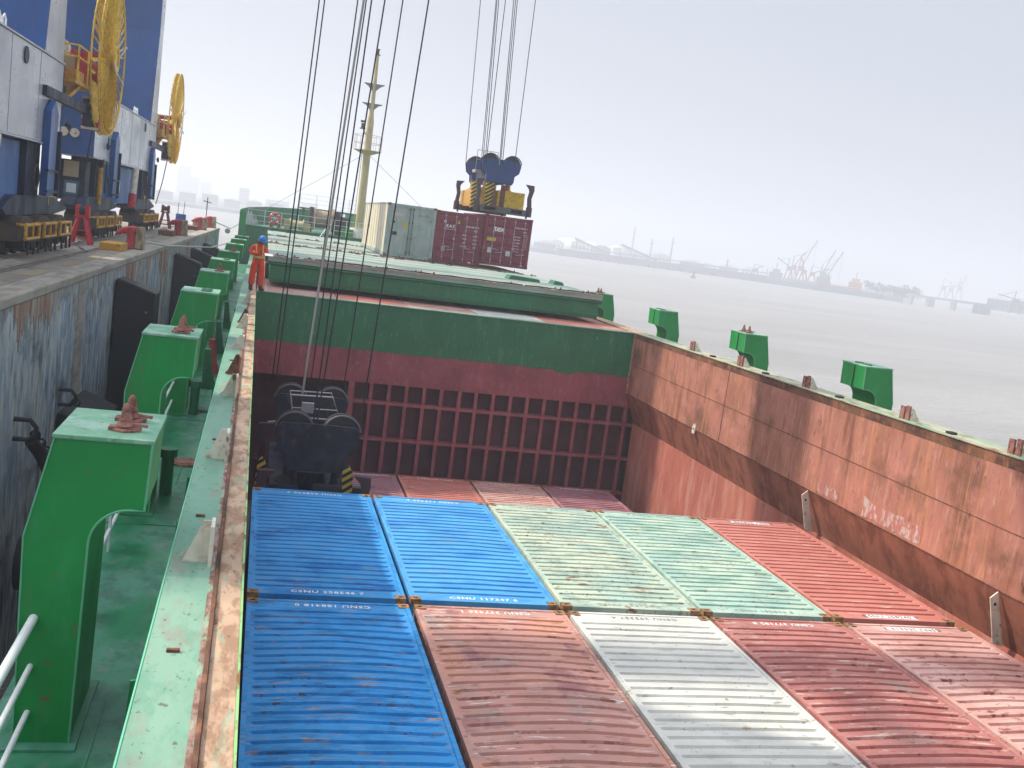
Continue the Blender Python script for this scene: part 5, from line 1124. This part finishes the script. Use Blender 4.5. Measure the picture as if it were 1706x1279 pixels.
def worker():
    r = thing('person', 'worker in orange coverall and blue helmet standing on the coaming, reading a paper', 'person', (-.33, 19.42, 3.0), R(8))
    # x right, -y towards the camera; body leans a little, head bowed to the right
    V = [(0, 0, .98, (.18, .135)), (-.01, 0, 1.12, (.17, .13)), (-.02, -.01, 1.28, (.195, .145)), (-.02, -.01, 1.40, (.18, .12)), (-.01, -.015, 1.475, (.065, .065)), (.03, -.05, 1.56, (.06, .06)),
         (-.10, 0, .90, .135), (-.15, .0, .50, .115), (-.17, .01, .10, .10),            # left leg
         (.10, -.01, .90, .135), (.12, -.03, .50, .115), (.13, -.02, .10, .10),         # right leg
         (-.20, 0, 1.40, .082), (-.29, -.06, 1.19, .072), (-.08, -.26, 1.19, .052),        # left arm
         (.17, -.02, 1.40, .082), (.26, -.08, 1.19, .072), (.10, -.28, 1.20, .052)]
    E = [(0, 1), (1, 2), (2, 3), (3, 4), (4, 5), (0, 6), (6, 7), (7, 8), (0, 9), (9, 10), (10, 11), (3, 12), (12, 13), (13, 14), (3, 15), (15, 16), (16, 17)]
    body = skin_mesh('coverall', V, E, M['orange'], r)
    # head with face
    g = MB(); bm = bmesh.new(); bmesh.ops.create_uvsphere(bm, u_segments=20, v_segments=14, radius=1)
    T = Matrix.Translation((.06, -.085, 1.625)) @ Matrix.Rotation(R(22), 4, 'X') @ Matrix.Rotation(R(18), 4, 'Z')
    for v in bm.verts:
        x, y, zz = v.co; w = .078 * (1 - .18 * max(0, -zz)); v.co = Vector((x * w, y * .095, zz * .118))
        if y < -.8 and abs(x) < .22 and -.25 < zz < .15: v.co.y -= .018
    me = bpy.data.meshes.new('head'); bm.to_mesh(me); bm.free(); me.transform(T); me.materials.append(M['skin']); me.polygons.foreach_set('use_smooth', [True] * len(me.polygons))
    h = bpy.data.objects.new('head', me); COL.objects.link(h); h.parent = r
    def hp(name, mt, f, parent=h):
        g = MB(); f(g); g.v = [T @ v for v in g.v]; return g.build(name, mt, parent, local=True, smooth=True)
    for s in (-1, 1):
        hp('eye', M['hair'], lambda g: g.ring((.03 * s, -.084, .01), .005, .006, 'y', 8, 5)); hp('ear', M['skin'], lambda g: g.ring((.078 * s, .0, -.005), .018, .010, 'x', 12, 6))
    hp('mouth', mat('lip', '#7c443c', .6), lambda g: g.tube([(-.022, -.083, -.055), (0, -.088, -.057), (.022, -.083, -.055)], .005, 6))
    hp('nose', M['skin'], lambda g: g.tube([(0, -.09, .01), (0, -.108, -.025)], [.008, .014], 8))
    def hair(g):
        for k in range(10): a = math.pi * k / 9; g.tube([(math.cos(a) * .078, math.sin(a) * .09, .03), (math.cos(a) * .072, math.sin(a) * .085, -.045)], .014, 6)
    hp('hair', M['hair'], hair)
    bm = bmesh.new(); bmesh.ops.create_uvsphere(bm, u_segments=28, v_segments=18, radius=1)
    bmesh.ops.delete(bm, geom=[v for v in bm.verts if v.co.z < -.12], context='VERTS')
    for v in bm.verts: v.co = Vector((v.co.x * .118, v.co.y * .14, v.co.z * .13 + .035))
    me = bpy.data.meshes.new('helmet'); bm.to_mesh(me); bm.free(); me.transform(T); me.materials.append(M['helmet']); me.polygons.foreach_set('use_smooth', [True] * len(me.polygons))
    hm = bpy.data.objects.new('helmet', me); COL.objects.link(hm); hm.parent = r
    g = MB(); g.ring((0, 0, .02), .128, .012, 'z', 28, 6); g.box(-.07, .07, -.19, -.11, .012, .024); g.v = [T @ v for v in g.v]; g.build('helmet_brim', M['helmet'], hm, local=True, smooth=True)
    # hands with fingers holding the paper
    for s, (wx, wy, wz) in ((-1, (-.08, -.26, 1.19)), (1, (.10, -.28, 1.20))):
        base = Vector((wx + .03 * (1 if s < 0 else .6), wy - .05, wz + .012))
        V = [(wx, wy, wz, .030), (base.x, base.y, base.z, (.040, .020))]; E = [(0, 1)]
        for k in range(4):
            off = (k - 1.5) * .019; n = len(V); ln = (.034, .040, .037, .028)[k]
            V += [(base.x + .02, base.y - .03 + .0, base.z + off, .0095), (base.x + .02 + ln * .7, base.y - .055, base.z + off * 1.1, .009), (base.x + .02 + ln * .9, base.y - .085, base.z + off * 1.1, .008)]
            E += [(1, n), (n, n + 1), (n + 1, n + 2)]
        n = len(V); V += [(base.x - .005, base.y - .02, base.z + .045, .011), (base.x + .02, base.y - .05, base.z + .06, .009)]; E += [(1, n), (n, n + 1)]
        skin_mesh('hand', V, E, M['skin'], r, 1)
    # boots
    for x, y, a in ((-.17, -.02, -.12), (.14, -.05, .35)):
        g = MB(); c, s_ = math.cos(a), math.sin(a)
        pts = [(x - s_ * .08 * -1, y + c * .08, .06), (x, y, .065), (x + s_ * .10, y - c * .10, .055), (x + s_ * .19, y - c * .19, .04)]
        g.tube(pts, [.055, .062, .055, .035], 10); g.tube([(x, y + .01, .05), (x, y + .02, .15)], .062, 10); g.box(x - .055, x + .055 + s_ * .1, y - .2 * c, y + .1, .0, .022); g.build('boot', M['boot'], r, local=True, smooth=True)
    # clothing details
    def band(g, c, rx, ry, h, n=28):
        vs = []; fs = []
        for i in range(n):
            a = 2 * math.pi * i / n
            for hh in (-h, h): vs.append((c[0] + rx * math.cos(a), c[1] + ry * math.sin(a), c[2] + hh))
        for i in range(n): a = 2 * i; b = 2 * ((i + 1) % n); fs.append((a, b, b + 1, a + 1))
        g.add(vs, fs)
    g = MB(); band(g, (-.008, -.004, 1.075), .192, .152, .034); g.build('reflective_band', M['hivis'], body, local=True, smooth=True)
    g = MB()
    g.tube([(-.10, -.135, 1.20), (-.115, -.135, 1.32), (-.12, -.09, 1.44), (-.12, .02, 1.47)], .018, 6); g.tube([(.09, -.14, 1.20), (.10, -.14, 1.32), (.10, -.09, 1.44), (.10, .02, 1.46)], .018, 6)
    g.build('shoulder_tape', M['hivis'], body, local=True, smooth=True)
    g = MB(); band(g, (0, 0, 1.0), .190, .148, .012); g.build('belt', M['jeans'], body, local=True, smooth=True)
    g = MB(); g.tube([(-.02, -.12, 1.42), (.0, -.16, 1.25)], .008, 5); g.box(-.03, .03, -.175, -.15, 1.2, 1.26); g.build('chest_radio', M['dark'], body, local=True)
    q = thing('paper_sheet', 'small white paper in the worker\'s hands', 'paper', (-.33, 19.42, 4.1))
    g = MB(); g.add([(-.16, 19.02, 4.24), (.10, 19.05, 4.24), (.12, 18.93, 4.17), (-.14, 18.90, 4.17), (-.16, 19.02, 4.243), (.10, 19.05, 4.243), (.12, 18.93, 4.173), (-.14, 18.90, 4.173)], [(0, 1, 2, 3), (4, 5, 6, 7), (0, 1, 5, 4), (1, 2, 6, 5), (2, 3, 7, 6), (3, 0, 4, 7)])
    g.build('sheet', M['paper'], q)
worker()

# ------------------------------------------------------------------ far banks
T0 = Vector((-.228, -15.37, 0))
def F(t, D, up=0): return (-.228 + t * (D + 15.37), D, WZ + up)      # t: tangent of the bearing, D: distance along y
PXT = [(880, .254), (1000, .330), (1180, .448), (1340, .559), (1500, .678), (1600, .754), (1706, .837)]
def shoreD(t):
    for (t0, d0), (t1, d1) in zip(*(lambda s: (s[:-1], s[1:]))([(.0, 840), (.254, 800), (.33, 790), (.448, 775), (.559, 740), (.678, 660), (.754, 620), (.837, 600), (1.2, 560)])):
        if t <= t1: return d0 + (d1 - d0) * (t - t0) / (t1 - t0)
    return 560
fm = dict(land=mat('far_bank_ground', '#55605e', .9), quay=mat('far_quay_wall', '#3c4660', .9), white=mat('far_white_building', '#dcdad0', .7), grey=mat('far_grey_building', '#747c80', .8),
          steel=mat('far_steel', '#4c4f54', .7), red=mat('far_red_steel', '#8c4038', .7), teal=mat('far_teal_hull', '#2c5666', .6), orange=mat('far_orange_house', '#d07a50', .7), tree=mat('far_trees', '#33443a', .9), tan=mat('far_tan_roof', '#b09878', .8))
def far_land():
    g = MB(); ts = [.12, .20, .254, .33, .448, .559, .63, .68]; vs = []; fs = []
    for t in ts:
        a = F(t, shoreD(t)); b = F(t, shoreD(t) + 700); vs += [(a[0], a[1], WZ - 1), (a[0], a[1], WZ + 3.2), (b[0], b[1], WZ + 3.2)]
    for i in range(len(ts) - 1): o = 3 * i; fs += [(o, o + 1, o + 4, o + 3), (o + 1, o + 2, o + 5, o + 4)]
    g.add(vs, fs); tag(g.build('far_bank', fm['land']), 'low far bank across the river on the right', kind='structure')
    g = MB(); vs = []; fs = []
    pts = [(-330, 800), (-200, 775), (-90, 765), (-10, 770), (90, 800), (160, 850)]
    for x, y in pts: vs += [(x, y, WZ - 1), (x, y, WZ + 2.5), (x * 1.6, y + 800, WZ + 9)]
    for i in range(len(pts) - 1): o = 3 * i; fs += [(o, o + 1, o + 4, o + 3), (o + 1, o + 2, o + 5, o + 4)]
    g.add(vs, fs); tag(g.build('left_far_bank', fm['land']), 'low hazy bank beyond the quay on the left', kind='structure')
far_land()
def bar_between(g, t0, t1, z0, z1, off, th=6, n=8):
    for i in range(n):
        a = t0 + (t1 - t0) * i / n; b = t0 + (t1 - t0) * (i + 1) / n
        p = Vector(F(a, shoreD(a) + off)); q = Vector(F(b, shoreD(b) + off)); d = Vector((0, th, 0))
        g.add([(p.x, p.y, WZ + z0), (q.x, q.y, WZ + z0), (q.x, q.y + th, WZ + z0), (p.x, p.y + th, WZ + z0), (p.x, p.y, WZ + z1), (q.x, q.y, WZ + z1), (q.x, q.y + th, WZ + z1), (p.x, p.y + th, WZ + z1)],
              [(0, 3, 2, 1), (4, 5, 6, 7), (0, 1, 5, 4), (1, 2, 6, 5), (2, 3, 7, 6), (3, 0, 4, 7)])
def fthing(name, label, cat, px, off=20, group=None, up=3.2):
    t = 0
    for (a, ta), (b, tb) in zip(PXT[:-1], PXT[1:]):
        if px <= b or b == 1706: t = ta + (tb - ta) * (px - a) / (b - a); break
    D = shoreD(t) + off; return thing(name, label, cat, F(t, D, up), -math.atan(t), group)
def far_things():
    r = thing('jetty', 'long bluish jetty along the far right bank', 'jetty', F(.40, 760))
    g = MB(); bar_between(g, .285, .52, 2.2, 5.6, -14, 8, 10); g.build('jetty_deck', fm['quay'], r)
    for k in range(46):
        t = .285 + k * .0052; p = F(t, shoreD(t) - 13); g = MB(); g.box(p[0] - .7, p[0] + .7, p[1], p[1] + 3, WZ - 2, WZ + 2.2); g.build('jetty_pile', fm['steel'], r)
    g = MB(); bar_between(g, .30, .53, 7.4, 8.2, -8, 2, 10); g.build('pipe_rack', fm['grey'], r)
    r = thing('approach_bridge', 'long low bridge on piers at the far right', 'bridge', F(.75, 600))
    g = MB(); bar_between(g, .688, .80, 5.6, 7.2, -30, 6, 6); g.build('bridge_deck', fm['grey'], r)
    for t in (.692, .715, .719, .747, .776, .780, .784, .788, .792): 
        p = F(t, shoreD(t) - 30); g = MB(); g.box(p[0] - .7, p[0] + .7, p[1] + .5, p[1] + 5, WZ - 2, WZ + 5.6); g.build('bridge_pier', fm['grey'], r)
    bx = [(905, 18, 5, 9, 'grey'), (925, 12, 7, 9, 'white'), (962, 14, 9, 10, 'white'), (1000, 20, 7, 9, 'tan'), (1060, 12, 6, 8, 'white'), (1072, 9, 5, 8, 'grey'), (1098, 16, 7, 8, 'white'), (1150, 20, 5, 8, 'grey'), (1178, 16, 4, 8, 'white'), (1212, 16, 5, 8, 'grey'), (1245, 12, 5, 8, 'white'), (1500, 14, 7, 9, 'grey'), (1524, 8, 6, 8, 'white'), (1660, 16, 8, 10, 'grey'), (1695, 14, 9, 10, 'grey')]
    names = {'grey': 'grey', 'white': 'white', 'tan': 'tan roofed'}
    cnt = {}
    for px, w, h, d, c in bx:
        side = 'left of the tall chimneys' if px < 1040 else 'between the chimneys and the ships' if px < 1300 else 'beyond the moored ships'
        r = fthing('warehouse', 'low %s far bank warehouse %s, %d wide %d tall' % (names[c], side, w, h), 'building', px, 30, 'warehouses on the far bank')
        g = MB(); g.box(-w / 2, w / 2, 0, d, 0, h); g.build('wall', fm[c], r, local=True)
        g = MB(); g.prism([(-w / 2 - .4, h), (w / 2 + .4, h), (w / 2 * .2, h + 2.2), (-w / 2 * .2, h + 2.2)], -.3, d + .3); g.build('roof', fm['white' if c != 'tan' else 'tan'], r, local=True)
        for k in range(int(w / 3)): g = MB(); g.box(-w / 2 + 1 + k * 3, -w / 2 + 2.2 + k * 3, -.06, -.01, h * .4, h * .7); g.build('window', fm['steel'], r, local=True)
    for i, (px, rad) in enumerate(((945, 17), (977, 15), (1012, 12))):
        r = fthing('storage_dome', ('large white storage dome, left of three', 'middle white storage dome', 'smaller white storage dome, right of three')[i], 'dome', px, 90, 'white storage domes')
        g = MB(); n = 10; pts = [(0, 0, rad * .62 * math.sin(math.pi / 2 * k / n)) for k in range(n + 1)]; g.tube([(0, rad, p[2] + 2) for p in pts], [rad * math.cos(math.pi / 2 * k / n) + .01 for k in range(n + 1)], 24); g.tube([(0, rad, 0), (0, rad, 2)], rad, 24)
        g.build('dome_shell', fm['white'], r, local=True, smooth=True)
    for i, (px, rad, h) in enumerate(((1022, 4.2, 9), (1036, 3.4, 8.5), (1043, 3.4, 8.5))):
        r = fthing('storage_tank', ('wide white tank left of the pair', 'left tank of the white pair', 'right tank of the white pair')[i], 'tank', px, 12, 'white tanks')
        g = MB(); g.tube([(0, 0, 0), (0, 0, h), (0, 0, h + 2)], [rad, rad, .3], 18); g.build('tank_shell', fm['white'], r, local=True, smooth=True)
    for i, (px, h, b) in enumerate(((1048, 30, 90), (1079, 20, 20), (1113, 24, 15), (1208, 12, 10))):
        r = fthing('chimney', ('faint tall chimney, leftmost', 'thin dark mast chimney, second from left', 'lattice chimney beside the white warehouse', 'short thin stack near the jetty end')[i], 'chimney', px, b, 'chimneys on the far bank')
        g = MB(); g.tube([(0, 0, 0), (0, 0, h)], [.9, .45], 10); g.build('stack', fm['grey'], r, local=True)
        g = MB(); g.box(-1.6, 1.6, -1.6, 1.6, h * .8, h * .8 + .4); g.build('platform', fm['steel'], r, local=True)
    for i, (px, d) in enumerate(((985, 1), (1062, 1))):
        r = fthing('conveyor', ('sloping conveyor below the domes', 'sloping conveyor right of the white tanks')[i], 'conveyor', px, 8, 'conveyors')
        g = MB(); g.bar((-16, 0, 12), (14, 0, 3), 1.6); g.build('gallery', fm['steel'], r, local=True)
        for x in (-14, -4, 6): g = MB(); g.bar((x, 0, 0), (x, 0, 8 - x * .3), .6); g.build('trestle', fm['steel'], r, local=True)
    def pcrane(px, h, ang, jib, c, label, off=0, up=3.2):
        r = fthing('harbour_crane', label, 'crane', px, off, 'far harbour cranes', up)
        for x in (-3.5, 3.5):
            for y in (-3, 3): g = MB(); g.bar((x, y, 0), (x * .5, y * .5, h * .45), .9); g.build('leg', fm[c], r, local=True)
        g = MB(); g.box(-2.2, 2.2, -2, 2, h * .45, h * .62); g.build('cab', fm[c], r, local=True)
        g = MB(); a = R(ang); tip = (jib * math.cos(a), 0, h * .6 + jib * math.sin(a)); g.bar((0, 0, h * .6), tip, .8); g.bar((-1.5, 0, h * .6), (-1, 0, h * .95), .7); g.bar((-1, 0, h * .95), (tip[0] * .8, 0, h * .6 + jib * math.sin(a) * .8), .35); g.build('jib', fm[c], r, local=True)
        g = MB(); g.bar(tip, (tip[0], 0, h * .3), .18); g.build('hoist_line', fm['steel'], r, local=True)
    for i, a in enumerate(((1311, 20, 150, 12, 'steel'), (1318, 22, 60, 14, 'red'), (1330, 22, 68, 24, 'red'), (1336, 18, 110, 12, 'red'), (1350, 16, 20, 14, 'red'), (1366, 18, 70, 20, 'steel'), (1374, 15, 66, 22, 'steel'), (1255, 11, 30, 7, 'steel'))):
        pcrane(*a, label='hazy %s harbour crane, %s' % ({'steel': 'grey', 'red': 'dull red'}[a[4]], ('leftmost of the cluster behind the teal ship', 'second of the cluster', 'tallest jib of the cluster', 'short one in the middle of the cluster', 'low one with a flat jib', 'jib raised, right part of the cluster', 'rightmost raised jib of the cluster', 'small one alone on the jetty')[i]))
    for i, (px, h) in enumerate(((1565, 24), (1578, 22), (1592, 27))):
        pcrane(px, h, 10 + i * 30, 14, 'grey', 'very faint tall crane beyond the bridge, ' + ('left', 'middle', 'right')[i] + ' of three', 320)
    pcrane(1688, 16, 170, 12, 'steel', 'dark portal crane at the far right edge', -5)
    def ship_(px, L, h, c, label, house, sup='white'):
        r = fthing('cargo_ship', label, 'ship', px, -22, 'moored ships on the far bank', 0)
        g = MB(); g.prism([(-L / 2, h), (L / 2 + 3, h + .6), (L / 2 - 1, -1), (-L / 2 + 1, -1)], 0, 9); g.build('hull', fm[c], r, local=True)
        g = MB(); g.box(-L / 2 + 6, L / 2 - 12, 1, 8, h, h + 2.2); g.build('deck_cargo', fm['red' if sup == 'orange' else 'grey'], r, local=True)
        g = MB(); g.box(house, house + 10, 1, 8, h, h + 7); g.box(house + 2, house + 8, 1.5, 7.5, h + 7, h + 9.5); b = g.build('deckhouse', fm[sup], r, local=True)
        for q in range(3): g = MB(); g.box(house + .8, house + 9.2, .92, .98, h + 1.4 + q * 1.9, h + 2.1 + q * 1.9); g.build('window_row', fm['steel'], b, local=True)
        g = MB(); g.bar((house + 5, 4, h + 9), (house + 5, 4, h + 14), .5); g.bar((-L / 4, 4, h), (-L / 4, 4, h + 9), .5); g.build('mast', fm['steel'], r, local=True)
    ship_(1288, 24, 2.6, 'teal', 'small teal workboat moored left of the crane cluster', -4, 'grey')
    ship_(1345, 46, 3.6, 'teal', 'long teal cargo ship moored under the cranes', 6, 'grey')
    ship_(1405, 48, 3.2, 'teal', 'teal cargo ship with an orange deckhouse', 2, 'orange')
    for i in range(26):
        px = 1440 + i * 3.4 + random.uniform(-1, 1); h = random.uniform(5, 11)
        r = fthing('tree', 'hazy round tree in the row beyond the orange deckhouse', 'tree', px, 18, 'trees on the far bank')
        g = MB(); g.bar((0, 0, 0), (0, 0, h * .4), .5); g.build('trunk', fm['steel'], r, local=True)
        g = MB()
        for k in range(60):
            a = random.uniform(0, 6.28); u = random.uniform(-1, 1); rr = random.uniform(.5, 1); s = h * .28
            c = Vector((math.cos(a) * math.sqrt(1 - u * u) * s * rr, math.sin(a) * math.sqrt(1 - u * u) * s * rr, h * .65 + u * s * rr * 1.2)); d = random.uniform(.5, 1.0)
            p = [c + Vector([random.uniform(-d, d) for _ in range(3)]) for _ in range(4)]; g.add(p, [(0, 1, 2), (0, 2, 3), (0, 1, 3), (1, 2, 3)])
        g.build('crown', fm['tree'], r, local=True)
    b = thing('buoy', 'small dark channel buoy on the water in front of the jetty', 'buoy', (245, 552, WZ))
    g = MB(); g.cyl((245, 552, WZ - .3), 1.5, 1.3, n=14); g.build('float', fm['steel'], b); g = MB(); g.tube([(245, 552, WZ + 1), (245, 552, WZ + 4.4)], [.7, .25], 8); g.build('tower', fm['steel'], b)
    # left bank: faint towers and sheds
    for i, (x, y, w, h, label) in enumerate(((-122, 1600, 18, 44, 'very faint tall tower block by the crane reel'), (-108, 1600, 16, 30, 'very faint shorter block beside the tall tower'), (-90, 1600, 14, 24, 'very faint block, third on the left bank'),
                                             (-24, 1100, 10, 18, 'small grey tower on the left bank above the bulwark'), (10, 1100, 24, 10, 'long faint building right of the small tower'), (45, 1150, 18, 12, 'faint building behind the bow'))):
        r = thing('tower_block', label, 'building', (x, y, 0), group='buildings on the left far bank')
        g = MB(); g.box(x - w / 2, x + w / 2, y, y + 14, 0, h); g.build('wall', fm['grey'], r)
        for q in range(int(h / 4)): g = MB(); g.box(x - w / 2 + 1, x + w / 2 - 1, y - .12, y - .02, 2 + q * 4, 3.6 + q * 4); g.build('window_row', fm['steel'], r)
    for i in range(9):
        x = -78 + i * 17; r = thing('warehouse', 'low white shed in the line along the left bank', 'building', (x, 840, WZ), group='white sheds on the left bank')
        g = MB(); g.box(x - 6, x + 6, 840, 848, WZ + 2.4, WZ + 9.2 + (i % 3)); g.build('wall', fm['grey'], r); g = MB(); g.prism([(x - 6.4, WZ + 9.2 + (i % 3)), (x + 6.4, WZ + 9.2 + (i % 3)), (x, WZ + 11 + (i % 3))], 839.6, 848.4); g.build('roof', fm['white'], r)
far_things()

# ------------------------------------------------------------------ haze
def haze():
    m = bpy.data.materials.new('haze'); m.use_nodes = True; nt = m.node_tree; nt.nodes.clear()
    o = nt.nodes.new('ShaderNodeOutputMaterial'); v = nt.nodes.new('ShaderNodeVolumePrincipled')
    v.inputs['Color'].default_value = (.90, .935, 1.0, 1); v.inputs['Density'].default_value = .0015; v.inputs['Anisotropy'].default_value = .35
    nt.links.new(v.outputs[0], o.inputs['Volume'])
    g = MB(); g.box(-2600, 2600, -400, 2900, WZ - 6.0, 75)
    tag(g.build('haze', m), 'pale river haze', kind='stuff')
haze()
